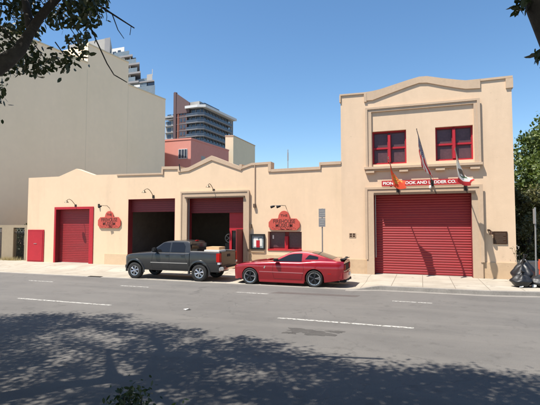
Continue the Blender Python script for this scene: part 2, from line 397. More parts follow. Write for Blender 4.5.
# markings
mk = MB()
for x0, x1 in ((-31.6, -27.9), (-22.3, -18.5), (-13.07, -9.19), (-3.70, -0.22), (5.7, 9.4), (15, 18.7)):
    mk.box(x0, x1, 11.09, 11.20, .0, .004)
for x0, x1 in ((-27.2, -25.9), (-22.0, -20.6), (-16.78, -15.35), (-11.75, -10.40), (-6.55, -5.30), (-0.95, .28), (4.3, 5.6), (9.6, 10.9)):
    mk.box(x0, x1, 14.80, 14.89, .0, .004)
struct(mk, 'road_markings', M['paint'], fixn=True)
pt = MB()
for px_, py_, ra, rb, sd in ((-2.75, 10.02, .34, .20, 1), (-2.28, 9.86, .36, .22, 2), (-1.95, 10.15, .20, .10, 5), (-2.95, 9.70, .16, .08, 9)):
    rr_ = random.Random(sd); pts = []
    for k in range(30):
        a = 2 * math.pi * k / 30; rr = 1 + .22 * math.sin(3 * a + sd) + .16 * math.sin(7 * a + sd * 2) + rr_.uniform(-.12, .12)
        pts.append((px_ + ra * rr * math.cos(a), py_ + rb * rr * math.sin(a)))
    pt.prismz(pts, .0, .003 + sd * .0002)
struct(pt, 'road_patch', mat('oil_stain', (.066, .060, .053), .8, var=.3, vscale=4))
pt = MB(); pt.prismz([(-5.3, 15.05), (-2.2, 15.25), (-2.1, 15.6), (-5.1, 15.45)], .0, .003); struct(pt, 'road_repair', mat('repair', (.085, .070, .062), .85, var=.2, vscale=5))
dr = MB(); dr.box(-15.3, -14.55, 16.86, 17.06, .0, .022)
for i in range(8): dr.box(-15.27 + i * .09, -15.22 + i * .09, 16.88, 17.04, .022, .030)
tag(dr.build('drain_cover', M['dmetal']), 'dark iron drain cover at the pavement edge left of the grey pickup', 'drain')
lt = MB(); lt.face([(-6.68, 11.27, .02), (-6.58, 11.22, .012), (-6.50, 11.27, .05), (-6.6, 11.33, .03)]); lt.face([(-6.50, 11.27, .05), (-6.6, 11.33, .03), (-6.55, 11.39, .012), (-6.46, 11.35, .02)])
tag(lt.build('paper_litter', M['white'], fixn=False), 'crumpled white paper scrap lying on the open asphalt', 'litter')

# ------------------------------------------------------------------ museum building
def wall_with_holes(roof, holes, y0, y1, zb, zflat, xs_extra=()):
    """roof: list of (x,z) increasing x; holes: (x0,x1,z0,z1); columns cut at all breakpoints"""
    xs = sorted(set([round(p[0], 3) for p in roof] + [round(h[i], 3) for h in holes for i in (0, 1)] + list(xs_extra)))
    zz = sorted(set([zb, zflat] + [round(h[i], 3) for h in holes for i in (2, 3) if h[i] > zb]))
    def rz(x, side):
        for (xa, za), (xb, zb_) in zip(roof[:-1], roof[1:]):
            if xb - xa < 1e-6: continue
            if xa - 1e-6 <= x <= xb + 1e-6:
                if side > 0 and x >= xb - 1e-6: continue
                return za + (zb_ - za) * (x - xa) / (xb - xa)
        return roof[-1][1]
    mb = MB(); edges = {}
    cells = []
    for xa, xb in zip(xs[:-1], xs[1:]):
        for za, zb_ in zip(zz[:-1], zz[1:]):
            cx, cz = (xa + xb) / 2, (za + zb_) / 2
            if any(h[0] < cx < h[1] and h[2] < cz < h[3] for h in holes): continue
            cells.append([(xa, za), (xb, za), (xb, zb_), (xa, zb_)])
        cells.append([(xa, zflat), (xb, zflat), (xb, rz(xb, -1)), (xa, rz(xa, 1))])
    cnt = {}
    for c in cells:
        mb.face([(x, y0, z) for x, z in c]); mb.face([(x, y1, z) for x, z in reversed(c)])
        for i in range(4):
            a, b = c[i], c[(i + 1) % 4]
            key = tuple(sorted([(round(a[0], 3), round(a[1], 3)), (round(b[0], 3), round(b[1], 3))])); cnt.setdefault(key, []).append((a, b))
    for k, v in cnt.items():
        if len(v) == 1:
            a, b = v[0]; mb.face([(b[0], y0, b[1]), (a[0], y0, a[1]), (a[0], y1, a[1]), (b[0], y1, b[1])])
    return mb

BL = empty('firehouse_building', (-10, WY, .15), 'long cream stucco firehouse with red garage doors and a two-storey right end', 'building')
roofL = [(-24.22, 5.58), (-21.68, 5.58), (-20.29, 6.02), (-18.92, 5.57), (-14.03, 5.48), (-14.02, 5.84), (-12.88, 5.80), (-12.87, 5.66), (-12.3, 5.72), (-10.87, 6.31), (-9.10, 5.60), (-9.09, 5.56), (-8.50, 5.78), (-7.53, 5.79), (-7.52, 5.40), (-4.75, 5.42), (-4.74, 5.64), (-3.70, 5.64)]
G1 = (-21.80, -19.17, .0, 3.48); G2 = (-16.36, -13.18, .0, 4.02); G3 = (-12.35, -8.94, .0, 4.05); WT = (-7.58, -5.76, 1.24, 2.16)
wm = wall_with_holes(roofL, [G1, G2, G3, WT], WY, WY + .42, -.05, 5.2)
wm.box(-24.22, -23.9, WY + .42, 38, -.05, 5.2).box(-4.1, -3.70, WY + .42, 38, -.05, 5.2).box(-24.22, -3.7, 38, 38.3, -.05, 5.2)
o = wm.build('wing_wall', M['stucco'], BL, weld=True)
MB().box(-23.9, -4.1, WY + .42, 38, 4.9, 5.1).build('roof', M['hroof'], BL)
# interior
it = MB()
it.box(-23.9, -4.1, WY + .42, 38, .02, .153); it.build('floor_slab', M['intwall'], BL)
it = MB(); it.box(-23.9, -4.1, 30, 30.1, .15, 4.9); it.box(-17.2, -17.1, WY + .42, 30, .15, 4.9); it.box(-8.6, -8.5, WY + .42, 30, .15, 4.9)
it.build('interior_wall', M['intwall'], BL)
roofT = [(-3.72, 9.0), (-2.5, 8.98), (-2.15, 9.0), (-1.75, 9.06), (-1.0, 9.24), (-.5, 9.36), (0, 9.46), (.35, 9.45), (1.0, 9.28), (1.6, 9.14), (2.0, 9.06), (2.6, 9.06), (3.85, 9.07)]
D = (-2.15, 2.13, .0, 4.0); WL_ = (-2.20, -.62, 5.42, 7.03); WR_ = (.67, 2.26, 5.46, 7.03)
wt = wall_with_holes(roofT, [D, WL_, WR_], WY - .01, WY + .44, -.05, 8.5)
wt.box(-3.72, -3.4, WY + .44, 34, 5.1, 8.5).box(3.5, 3.85, WY + .44, 34, -.05, 8.7).box(-3.72, 3.85, 34, 34.3, -.05, 8.6)
wt.build('tower_wall', M['stucco2'], BL, weld=True)
MB().box(-3.4, 3.5, WY + .44, 34, 8.2, 8.35).build('roof', M['hroof'], BL)
MB().box(-3.4, 3.5, WY + 1.8, WY + 1.9, .1, 8.2).build('interior_wall', M['black'], BL)

def band(pts, th, y0, y1):
    mb = MB()
    for (xa, za), (xb, zb) in zip(pts[:-1], pts[1:]):
        if abs(xb - xa) < .03: continue
        ta, tb = (th if not hasattr(th, '__call__') else th(xa)), (th if not hasattr(th, '__call__') else th(xb))
        mb.prism([(xa, za - ta), (xb, zb - tb), (xb, zb + .025), (xa, za + .025)], y0, y1)
    return mb
cp = band([(-17.2, 5.53), (-14.03, 5.48)], .07, WY - .05, WY + .5)
for (a, b) in zip([(-14.06, 5.84), (-12.3, 5.72), (-9.10, 5.60), (-8.5, 5.78), (-7.49, 5.40)], []): pass
m2 = band([(-14.06, 5.84), (-12.84, 5.80)], .13, WY - .055, WY + .5); cp.addmesh(m2.v, m2.f)
m2 = band([(-12.84, 5.66), (-12.3, 5.72), (-10.87, 6.31), (-9.10, 5.60)], lambda x: .16 + .07 * max(0, 1 - abs(x + 10.9) / 2), WY - .05, WY + .5); cp.addmesh(m2.v, m2.f)
cp.box(-13.00, -12.84, WY - .06, WY + .5, 5.50, 5.67); cp.box(-14.08, -13.96, WY - .06, WY + .5, 5.40, 5.71)
m2 = band([(-9.10, 5.60), (-8.5, 5.78)], .10, WY - .045, WY + .5); cp.addmesh(m2.v, m2.f)
m2 = band([(-8.5, 5.78), (-7.40, 5.80)], .10, WY - .05, WY + .5); cp.addmesh(m2.v, m2.f)
cp.box(-7.56, -7.40, WY - .055, WY + .49, 5.30, 5.695); cp.box(-9.2, -9.05, WY - .055, WY + .49, 5.50, 5.76)
m2 = band([(-7.40, 5.40), (-4.75, 5.42)], .12, WY - .05, WY + .5); cp.addmesh(m2.v, m2.f)
m2 = band([(-4.75, 5.64), (-3.72, 5.64)], .12, WY - .05, WY + .5); cp.addmesh(m2.v, m2.f)
cp.box(-4.82, -4.75, WY - .055, WY + .49, 5.30, 5.66)
cp.build('parapet_cap', M['trim'], BL)
ct = MB()
def addb(mb, m2): mb.addmesh(m2.v, m2.f)
addb(ct, band([(-3.76, 9.0), (-2.5, 8.98)], .05, WY - .06, WY + .5))
addb(ct, band([(-2.5, 8.98), (-2.15, 9.0), (-1.75, 9.06), (-1.0, 9.24), (-.5, 9.36), (0, 9.46), (.35, 9.45), (1.0, 9.28), (1.6, 9.14), (2.0, 9.06), (2.6, 9.06)],
              lambda x: .40 if abs(x) > 2.2 else .42 if x < -1.9 or x > 2 else .27 + .05 * abs(x), WY - .07, WY + .5))
addb(ct, band([(2.6, 9.06), (3.90, 9.07)], .07, WY - .06, WY + .5))
ct.box(-3.77, -3.70, WY - .07, WY + .5, 8.62, 8.94); ct.box(3.62, 3.91, WY - .072, WY + .5, 8.55, 8.985)
ct.box(-2.56, -2.44, WY - .08, WY + .3, 8.52, 8.96)
ct.build('parapet_cap', M['trim'], BL)
# base bands
bb = MB(); bb.box(-3.70, -2.5, WY - .05, WY - .01, -.03, .84).box(2.53, 3.86, WY - .05, WY - .01, -.03, .86)
bb.box(-8.60, -3.72, WY - .035, WY, -.03, .95)
bb.build('base_band', M['base'], BL, split=True)
MB().box(-18.0, -16.37, WY - .03, WY, -.03, .78).build('base_band', mat('buff_patch', (.60, .43, .27), .9, var=.08), BL)
# frame round the big door (left leg, right leg, head) with an inner step
fr = MB(); fr.box(-2.50, -2.15, WY - .12, WY - .01, -.03, 4.28).box(2.13, 2.53, WY - .12, WY - .01, -.03, 4.28).box(-2.15, 2.13, WY - .12, WY - .01, 4.0, 4.28)
fr.box(-2.56, -2.44, WY - .15, WY - .12, .86, 4.31).box(2.44, 2.59, WY - .15, WY - .12, .86, 4.31).box(-2.44, 2.44, WY - .15, WY - .12, 4.21, 4.31)
fr.build('door_frame', M['trim'], BL)
MB().box(-2.13, 2.28, WY - .24, WY - .125, 3.93, 4.035).build('door_ledge', M['brown'], BL)
fr = MB(); fr.box(-12.76, -12.35, WY - .10, WY, -.03, 4.34).box(-8.94, -8.62, WY - .10, WY, -.03, 4.34).box(-12.35, -8.94, WY - .10, WY, 4.05, 4.34)
fr.box(-12.76, -12.68, WY - .13, WY - .10, .5, 4.37).box(-8.70, -8.60, WY - .13, WY - .10, .5, 4.37).box(-12.68, -8.70, WY - .13, WY - .10, 4.28, 4.37)
fr.build('door_frame', M['trim'], BL)
MB().box(-12.45, -8.85, WY - .19, WY - .105, 3.98, 4.06).build('door_ledge', M['brown'], BL)
fr = MB(); fr.box(-21.95, -21.45, WY - .06, WY + .30, -.03, 3.64) if False else None
fr = MB(); fr.box(-21.93, -21.80, WY - .05, WY, -.03, 3.63).box(-19.17, -18.88, WY - .05, WY, -.03, 3.63).box(-21.80, -19.17, WY - .05, WY, 3.48, 3.63)
fr.build('door_frame', M['red'], BL)
# red reveals
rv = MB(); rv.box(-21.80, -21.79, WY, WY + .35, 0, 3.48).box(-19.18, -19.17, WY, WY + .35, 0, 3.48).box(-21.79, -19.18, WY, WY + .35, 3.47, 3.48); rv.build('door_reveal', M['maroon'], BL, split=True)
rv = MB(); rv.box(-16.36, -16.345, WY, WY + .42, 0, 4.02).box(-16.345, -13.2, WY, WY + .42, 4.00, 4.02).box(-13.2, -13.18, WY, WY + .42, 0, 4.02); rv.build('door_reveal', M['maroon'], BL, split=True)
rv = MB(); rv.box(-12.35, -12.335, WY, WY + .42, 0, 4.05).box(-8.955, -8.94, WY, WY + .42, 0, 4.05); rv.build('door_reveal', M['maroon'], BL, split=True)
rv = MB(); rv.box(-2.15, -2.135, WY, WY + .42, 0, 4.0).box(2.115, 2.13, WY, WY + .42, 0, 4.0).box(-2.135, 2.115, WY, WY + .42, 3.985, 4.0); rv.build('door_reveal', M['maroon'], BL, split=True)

def slatted(x0, x1, z0, z1, y, pitch, amp):
    mb = MB(); z = z0; n = 6
    rows = []
    while z < z1 - 1e-6:
        zt = min(z + pitch, z1)
        for k in range(n):
            t = k / n; rows.append((z + (zt - z) * t, y - amp * (math.sin(math.pi * t) ** .6 if t > 0 else 0)))
        z = zt
    rows.append((z1, y))
    for (za, ya), (zb, yb) in zip(rows[:-1], rows[1:]): mb.face([(x0, ya, za), (x1, ya, za), (x1, yb, zb), (x0, yb, zb)])
    mb.face([(x0, y + .03, z0), (x0, y + .03, z1), (x1, y + .03, z1), (x1, y + .03, z0)])
    return mb
dsl = slatted(-2.13, 2.11, .17, 3.97, WY + .33, .118, .022).build('roller_door', M['reddoor'], BL, weld=True, smooth=50)
MB().box(-2.12, 2.10, WY + .29, WY + .36, .13, .17).build('door_sill', M['concrete'], BL)
trk = MB(); trk.box(-2.10, -2.065, WY + .02, WY + .07, .95, 3.93); trk.build('door_track', M['metal'], BL)
trk = MB(); trk.box(-12.32, -12.28, WY + .02, WY + .07, .95, 3.97); trk.build('door_track', M['metal'], BL)
dg = MB()
for i in range(6):
    z0 = .17 + i * .55
    for j in range(5): dg.box(-21.79, -19.19, WY + .28, WY + .33, z0 + j * .108, z0 + j * .108 + (.100 if j < 4 else .103))
dg.box(-21.79, -19.19, WY + .3, WY + .34, .15, 3.46)
dg.build('roller_door', M['reddoor'], BL, bevel=.008)
MB().box(-21.80, -19.17, WY + .24, WY + .35, .12, .165).build('door_sill', M['concrete'], BL)
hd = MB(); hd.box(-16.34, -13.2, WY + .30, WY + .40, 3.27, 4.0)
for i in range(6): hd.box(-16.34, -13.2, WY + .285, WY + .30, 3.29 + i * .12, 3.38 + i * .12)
hd.build('roller_door', M['maroon'], BL)  # rolled-up red door, shade under the lintel put into its colour
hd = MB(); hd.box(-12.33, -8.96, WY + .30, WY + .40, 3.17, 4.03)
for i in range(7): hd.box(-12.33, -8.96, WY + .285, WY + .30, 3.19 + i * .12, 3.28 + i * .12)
hd.build('roller_door', M['maroon'], BL)  # same darkened red: header shadow is part of the colour
# red partition with a side doorway inside the third opening
pr = MB(); pr.box(-9.98, -9.84, WY + .42, WY + .50, .15, 3.17).box(-9.30, -8.95, WY + .42, WY + .50, .15, 3.17).box(-9.84, -9.30, WY + .42, WY + .50, 2.20, 3.17).box(-9.84, -9.30, WY + .42, WY + .50, .15, .95)
pr.build('partition', M['red'], BL); 
MB().box(-9.84, -9.30, WY + .47, WY + .49, .95, 2.20).build('partition_pane', M['carglass'], BL)
dl = MB(); dl.box(-9.02, -8.97, WY - .88, WY + .02, .2, 2.28); dl.build('open_door_leaf', M['maroon'], BL)  # red leaf coloured darker for its shaded side
# access door on the far left
dd = MB(); dd.box(-24.10, -22.76, WY - .05, WY, .16, 2.20); dd.build('access_door', M['red'], BL)
e = MB(); e.box(-24.02, -22.84, WY - .065, WY - .05, .22, 2.12); x = e.build('door_panel', M['red'], bpy.data.objects['access_door'], bevel=.01)
MB().box(-23.55, -23.30, WY - .085, WY - .065, 1.30, 1.325).build('door_handle', M['metal'], bpy.data.objects['access_door'])

# windows upstairs
def up_window(x0, x1, z0, z1):
    f = MB(); y0, y1 = WY + .15, WY + .26; t = .055; xm = (x0 + x1) / 2; zm = z0 + (z1 - z0) * .49
    f.box(x0, x0 + t, y0, y1, z0, z1).box(x1 - t, x1, y0, y1, z0, z1).box(x0 + t, x1 - t, y0, y1, z1 - t, z1).box(x0 + t, x1 - t, y0, y1, z0, z0 + t * 1.3)
    w_ = f.build('window', M['red'], BL)
    MB().box(xm - .06, xm + .06, y0 - .10, y1, z0 + .1, z1 - .1 if x0 > 0 else z1 - .2).build('mullion', M['red'], w_)
    MB().box(x0 + t, xm - .06, y0 + .015, y1, zm - .03, zm + .035).box(xm + .06, x1 - t, y0 + .015, y1, zm - .03, zm + .035).build('glazing_bar', M['red'], w_, split=True)
    s_ = MB()
    for a, b in ((x0 + t, xm - .06), (xm + .06, x1 - t)):
        for za, zb in ((z0 + t * 1.3, zm - .03), (zm + .035, z1 - t)):
            s_.box(a, a + .035, y0 + .03, y1, za, zb).box(b - .035, b, y0 + .03, y1, za, zb).box(a + .035, b - .035, y0 + .03, y1, zb - .035, zb).box(a + .035, b - .035, y0 + .03, y1, za, za + .035)
    s_.build('sash', M['maroon'], w_)
    p_ = MB().box(x0 + t, x1 - t, y1 - .03, y1 - .02, z0 + t, z1 - t); p_.build('pane', M['glassdk'], w_)
    MB().box(x0, x1, WY + .42, WY + .46, z0, z1).build('curtain', M['maroon'], w_)
    return w_
up_window(*WL_); up_window(*WR_)
pf = MB(); pf.box(-2.46, -2.22, WY - .09, WY - .01, 5.30, 8.16).box(2.30, 2.52, WY - .09, WY - .01, 5.30, 8.16).box(-2.22, 2.30, WY - .09, WY - .01, 7.98, 8.16)
pf.box(-2.50, -2.40, WY - .13, WY - .09, 5.30, 8.2).box(2.44, 2.56, WY - .13, WY - .09, 5.30, 8.2).box(-2.40, 2.44, WY - .13, WY - .09, 8.11, 8.2)
pf.build('window_surround', M['trim'], BL)
sl_ = MB(); sl_.box(-2.58, 2.62, WY - .20, WY - .01, 5.18, 5.30).box(-2.52, 2.56, WY - .13, WY - .01, 5.10, 5.18)
for x in (-2.3, -.75, .85, 2.3): sl_.box(x - .2, x + .2, WY - .17, WY - .01, 5.0, 5.10)
sl_.build('window_sill', M['trim'], BL, bevel=.008)
# ticket window
tw = MB(); tw.box(-7.58, -5.76, WY + .28, WY + .36, 1.24, 2.16); w3 = tw.build('window', M['maroon'], BL)
MB().box(-7.55, -6.72, WY + .262, WY + .28, 1.34, 2.12).box(-6.5, -5.79, WY + .262, WY + .28, 1.34, 2.12).build('pane', M['glassdk'], w3, split=True)
MB().box(-6.70, -6.53, WY + .12, WY + .26, 1.27, 1.92).build('mullion', M['red'], w3)
MB().box(-7.58, -5.76, WY - .03, WY + .28, 1.18, 1.26).build('sill', M['signred'], w3)
MB().box(-7.40, -7.33, WY + .22, WY + .25, 1.78, 1.97).build('latch', M['white'], w3)
# small roof things
MB().box(-16.9, -15.9, 25, 26, 5.1, 6.05).build('roof_vent', M['signred'], BL)
sb = MB(); sb.tube([(-12.9, WY - .06, 5.95), (-12.85, WY - .06, 5.6)], .03, 6); sb.build('roof_bracket', M['dmetal'], BL)
MB().tube([(-7.95, 26, 5.1), (-7.95, 26, 7.3)], .025, 6).tube([(-7.95, 26, 6.6), (-7.95, 26, 7.1)], .04, 6).build('roof_pipe', M['metal'], BL)
# conduit
cd = MB(); cd.tube([(-8.31, WY - .04, 5.75), (-8.31, WY - .04, 3.6)], .022, 8); cd.build('conduit', M['trim'], BL)
MB().box(-8.37, -8.25, WY - .12, WY, 3.42, 3.62).build('junction_box', M['brown'], BL)
MB().box(-8.58, -8.48, WY - .12, WY, 2.35, 2.55).build('junction_box', M['brown'], BL)
MB().box(-8.66, -8.58, WY - .16, WY - .10, 1.12, 1.24).build('junction_box', M['brown'], BL)

# ------------------------------------------------------------------ signs on the wall
def plaque(x0, x1, z0, z1, ztop, label):
    cx = (x0 + x1) / 2; w_ = x1 - x0; rt = empty('wall_sign', (cx, WY, z0), label, 'sign', 'coral wall signs of the museum')
    c = w_ * .10; p = [(x0 + c, z0), (x1 - c, z0), (x1, z0 + c), (x1, z1 - c * 1.4), (x1 - c, z1 - c * .3)]
    r_ = w_ * .19; zc = z1 - .06
    p.append((cx + r_ * 1.15, zc + .02))
    for k in range(0, 9):
        a = math.pi * k / 8; p.append((cx + r_ * math.cos(a), zc + .03 + (ztop - zc - .03) * math.sin(a)))
    p += [(cx - r_ * 1.15, zc + .02), (x0 + c, z1 - c * .3), (x0, z1 - c * 1.4), (x0, z0 + c)]
    mb = MB(); mb.prism(p, WY - .07, WY - .025); mb.build('board', M['coral'], rt, bevel=.006)
    H_ = z1 - z0
    text_mesh('THE', H_ * .25, M['coralt'], 'lettering', rt, (cx, WY - .071, z1 + (ztop - z1) * .30), ROTF, w_ * .22, .002)
    text_mesh('FIREHOUSE', H_ * .42, M['coralt'], 'lettering', rt, (cx, WY - .071, z0 + H_ * .70), ROTF, w_ * .70, .003)
    text_mesh('MUSEUM', H_ * .42, M['coralt'], 'lettering', rt, (cx, WY - .071, z0 + H_ * .36), ROTF, w_ * .54, .003)
    sc = MB()
    for i in range(17):     # worn bottom line of small scrollwork
        xx = x0 + w_ * (.14 + .72 * i / 16); zz = z0 + H_ * (.15 + .05 * math.cos(i * 2.1)) - .03 * math.cos((i - 8) / 8 * 1.4)
        sc.box(xx - .018, xx + .018, WY - .074, WY - .07, zz - .018 - .01 * (i % 2), zz + .02)
    sc.build('scroll_mark', M['coralt'], rt, split=True)
    return rt
plaque(-18.50, -16.84, 2.32, 3.02, 3.34, 'weathered coral museum sign right of the left red garage door')
plaque(-7.52, -5.84, 2.24, 2.88, 3.24, 'coral museum sign above the ticket window behind the red car')
hs = empty('name_board', (0.1, WY, 4.3), 'long red name board with white capitals above the big red roller door', 'sign')
MB().box(-1.76, 2.10, WY - .17, WY - .13, 4.335, 4.60).build('board', M['signred'], hs, bevel=.005)
MB().box(-1.4, -1.35, WY - .13, WY - .01, 4.36, 4.5).box(1.8, 1.85, WY - .13, WY - .01, 4.36, 4.5).build('bracket', M['dmetal'], hs)
text_mesh('PIONEER HOOK AND LADDER CO.', .19, M['white'], 'lettering', hs, (-.10, WY - .171, 4.465), ROTF, 3.20, .006)
dc = empty('display_case', (-8.13, WY, 1.1), 'black-framed poster case left of the ticket window', 'display case')
fb = MB(); fb.box(-8.53, -8.47, WY - .10, WY, 1.23, 2.03).box(-7.80, -7.74, WY - .10, WY, 1.23, 2.03).box(-8.47, -7.80, WY - .10, WY, 1.96, 2.03).box(-8.47, -7.80, WY - .10, WY, 1.23, 1.30)
fb.build('frame', M['plastic'], dc); MB().box(-8.47, -7.80, WY - .03, WY, 1.30, 1.96).build('backing', M['poster'], dc)
p_ = MB(); p_.box(-8.36, -8.12, WY - .036, WY - .032, 1.36, 1.86); p_.build('poster', M['white'], dc)
p_ = MB(); p_.box(-8.22, -8.02, WY - .042, WY - .038, 1.33, 1.70); p_.build('poster', M['red'], dc)
p_ = MB(); p_.box(-8.04, -7.90, WY - .036, WY - .032, 1.40, 1.80); p_.build('poster', M['cream_w'], dc)
MB().box(-8.50, -7.76, WY - .06, WY, 1.08, 1.21).build('ledge', M['base'], dc)
pl = empty('number_plate', (-3.2, WY, 1.9), 'small tan four-square plate on the wall left of the big door', 'plate')
q = MB(); q.box(-3.36, -3.03, WY - .03, WY - .01, 1.90, 2.12); q.build('plate', M['trim'], pl)
q = MB()
for i in range(2):
    for j in range(2): q.box(-3.33 + i * .15, -3.21 + i * .15, WY - .034, WY - .03, 1.925 + j * .095, 1.995 + j * .095)
q.build('raised_squares', M['bronze'], pl)
bp_ = empty('wall_plaque', (3.2, WY, 1.65), 'dark bronze commemorative plaque on the wall right of the big door', 'plaque')
MB().box(2.96, 3.52, WY - .05, WY - .01, 1.67, 2.22).build('plate', M['bronze'], bp_, bevel=.008)
q = MB()
for i in range(7): q.box(3.03, 3.45 - (.1 if i % 3 == 1 else 0), WY - .056, WY - .05, 1.74 + i * .062, 1.765 + i * .062)
q.build('raised_lines', M['brown'], bp_)
q = MB(); q.tube([(2.76, WY - .02, 2.28), (2.80, WY - .16, 2.28), (2.90, WY - .16, 2.18)], .035, 8); q.lathe_z([(0, .06), (.05, .04), (.085, -.06), (.09, -.1), (0, -.1)], (2.88, WY - .18, 2.18), 14)
tag(q.build('wall_bell', M['bronze'], smooth=40), 'small dark bell on a bracket beside the bronze plaque', 'bell')

# ------------------------------------------------------------------ wall lamps
def gooseneck(x, z, dx, dz, label):
    rt = empty('wall_lamp', (x, WY, z), label, 'lamp', 'gooseneck lamps along the facade')
    pts = []
    for k in range(9):
        t = k / 8; pts.append((x + dx * t * t, WY - .02 - .50 * math.sin(t * math.pi * .5), z + dz * math.sin(t * math.pi * .75) * 1.1))
    MB().tube(pts, .018, 8).build('arm', M['lampm'], rt, smooth=60)
    MB().box(x - .06, x + .06, WY - .04, WY, z - .10, z + .08).build('mounting_plate', M['dmetal'], rt)
    e = pts[-1]; MB().lathe_z([(0.0, .03), (.04, .03), (.06, -.02), (.13, -.09), (.135, -.10), (.12, -.095), (.05, -.03), (0, -.02)], e, 18).build('shade', M['lampm'], rt, smooth=50)
    MB().lathe_z([(0, -.02), (.035, -.05), (.03, -.08), (0, -.095)], e, 10).build('bulb', M['white'], rt, smooth=60)
gooseneck(-20.28, 3.70, -.22, .35, 'gooseneck lamp above the leftmost red garage door')
gooseneck(-14.62, 4.15, -.28, .38, 'gooseneck lamp above the open doorway nearest the pickup cab')
gooseneck(-10.74, 4.40, -.08, .30, 'gooseneck lamp above the tan-framed open doorway')
def spot(x, z, n, label):
    rt = empty('wall_spotlight', (x, WY, z), label, 'lamp', 'small spotlights over the coral signs')
    a = MB(); a.tube([(x + .22, WY, z - .1), (x + .24, WY - .26, z + .05), (x + .1, WY - .54, z + .05)], .014, 6); a.build('arm', M['dmetal'], rt)
    for i in range(n):
        xx = x - .06 - .32 * i
        MB().tube([(xx + .13, WY - .55, z + .02), (xx - .07, WY - .54, z - .03)], [.045, .07], 10).build('lamp_head', M['plastic'], rt, smooth=50)
    if n > 1: MB().tube([(x + .1, WY - .54, z + .05), (x - .38, WY - .54, z + .05)], .014, 6).build('cross_bar', M['dmetal'], rt)
spot(-17.92, 3.60, 1, 'black spotlight above the coral sign by the left garage door')
q = MB(); q.box(-18.5, -18.44, WY - .1, WY, 3.58, 3.78); tag(q.build('wall_bracket', M['dmetal']), 'small dark bracket on the wall left of the sign spotlight', 'bracket')
spot(-6.78, 3.44, 2, 'black spotlight pair above the coral sign over the ticket window')

# ------------------------------------------------------------------ flags
def lerp(a, b, t): return a + (b - a) * t
def wall_flag(base, tip, u0, u1, fly, drift, out, cfun, mats, label, phase=0.0, amp=.07, taper=.2):
    base = Vector(base); tip = Vector(tip); rt = empty('wall_flag', base, label, 'flag', 'flags on angled poles over the big door')
    MB().tube([base, tip], [.026, .018], 10).build('pole', M['poleglv'], rt, smooth=60)
    MB().lathe_z([(0, .06), (.014, .055), (.024, .03), (.014, .006), (0, 0)], tip, 12).build('finial', M['lampm'], rt, smooth=60)
    d = (tip - base).normalized()
    MB().tube([base - d * .05, base + d * .22], .045, 10).box(base.x - .07, base.x + .07, base.y - .02, base.y + .03, base.z - .14, base.z + .14).build('bracket', M['dmetal'], rt)
    NU, NV = 78, 52; mb = MB(); P = []
    for j in range(NV + 1):
        v = j / NV; row = []
        for i in range(NU + 1):
            u = i / NU                                 # u 0 = top of hoist (near tip)
            q = tip.lerp(base, lerp(u0, u1, u))
            fall = fly * v * (1 - taper * u ** 2.2)
            fold = math.sin(u * 9.5 + phase + v * 1.4) * amp * (v ** .7) + math.sin(u * 21 + phase * 2) * amp * .35 * v
            # cloth gathers towards the lower hoist as it hangs
            gather = q
            row.append((gather.x + fold + drift * (.15 + u) * v * (1 - .25 * u * u) + .05 * v * math.sin(v * 7 + phase), gather.y - out * v + math.cos(u * 9.5 + phase) * amp * .9 * v, gather.z - fall * (1 - .05 * math.cos(u * 6 + phase)) - .035))
        P.append(row)
    for j in range(NV):
        for i in range(NU):
            mb.mi = cfun((j + .5) / NV, (i + .5) / NU)  # (along fly, down hoist)
            mb.addmesh([P[j][i], P[j][i + 1], P[j + 1][i + 1], P[j + 1][i]], [(0, 1, 2, 3)])
    mb.build('cloth', mats, rt, weld=True, smooth=80, fixn=False)
    return rt
def c_us(f, h):
    if f < .40 and h < 7 / 13:
        a, b = f / .40 * 11, h / (7 / 13) * 9
        if (int(a) + int(b)) % 2 == 0 and .2 < a % 1 < .8 and .2 < b % 1 < .8: return 1
        return 2
    return 0 if int(h * 13) % 2 == 0 else 1
def inpoly(x, y, p):
    c = False; n = len(p)
    for i in range(n):
        a, b = p[i], p[(i + 1) % n]
        if (a[1] > y) != (b[1] > y) and x < (b[0] - a[0]) * (y - a[1]) / (b[1] - a[1]) + a[0]: c = not c
    return c
BEAR = [(.26, .44), (.31, .37), (.37, .36), (.45, .33), (.56, .36), (.66, .35), (.74, .41), (.77, .50), (.76, .66), (.70, .66), (.69, .57), (.62, .56), (.60, .66), (.54, .66), (.54, .57), (.46, .56), (.45, .66), (.39, .66), (.39, .57), (.33, .56), (.31, .65), (.26, .65), (.28, .53), (.24, .51)]
def c_ca(f, h):
    if h > .84: return 0
    if inpoly(f, h, BEAR): return 2
    if .20 < f < .82 and .66 <= h < .71: return 3
    if (f - .14) ** 2 * 2.2 + (h - .17) ** 2 < .0065: return 0
    return 1
def c_or(f, h):
    x, y = (f - .5) * 1.5, h - .5; r_ = math.hypot(x, y); a = math.atan2(y, x)
    if r_ < .10 or (.15 < r_ < .21): return 1
    if .21 <= r_ < .36 and abs(math.sin(2 * a)) < .34: return 1
    if abs(y - .40 + .1 * x * x) < .035 and abs(x) < .45: return 1
    return 0
wall_flag((-1.03, WY - .16, 4.16), (-1.33, 19.45, 5.45), .0, .60, 1.10, .62, .05, c_or, [M['forange'], M['fgold']], 'scarlet flag with gold emblem, leftmost on the angled poles', .4, .085, .86)
wall_flag((.49, WY - .16, 4.42), (-.13, 19.0, 6.52), .02, .58, 1.25, .38, .0, c_us, [M['fred'], M['fwhite'], M['fblue']], 'American flag on the tallest middle pole over the roller door', 1.2, .06, .35)
wall_flag((1.88, WY - .16, 4.16), (1.37, 19.3, 5.64), .0, .58, 1.22, .56, .05, lambda f, h: c_ca(h, f), [M['fred'], M['fwhite'], M['fbrown'], M['fgreen']], 'white bear flag with red stripe on the right angled pole', 2.0, .085, .75)
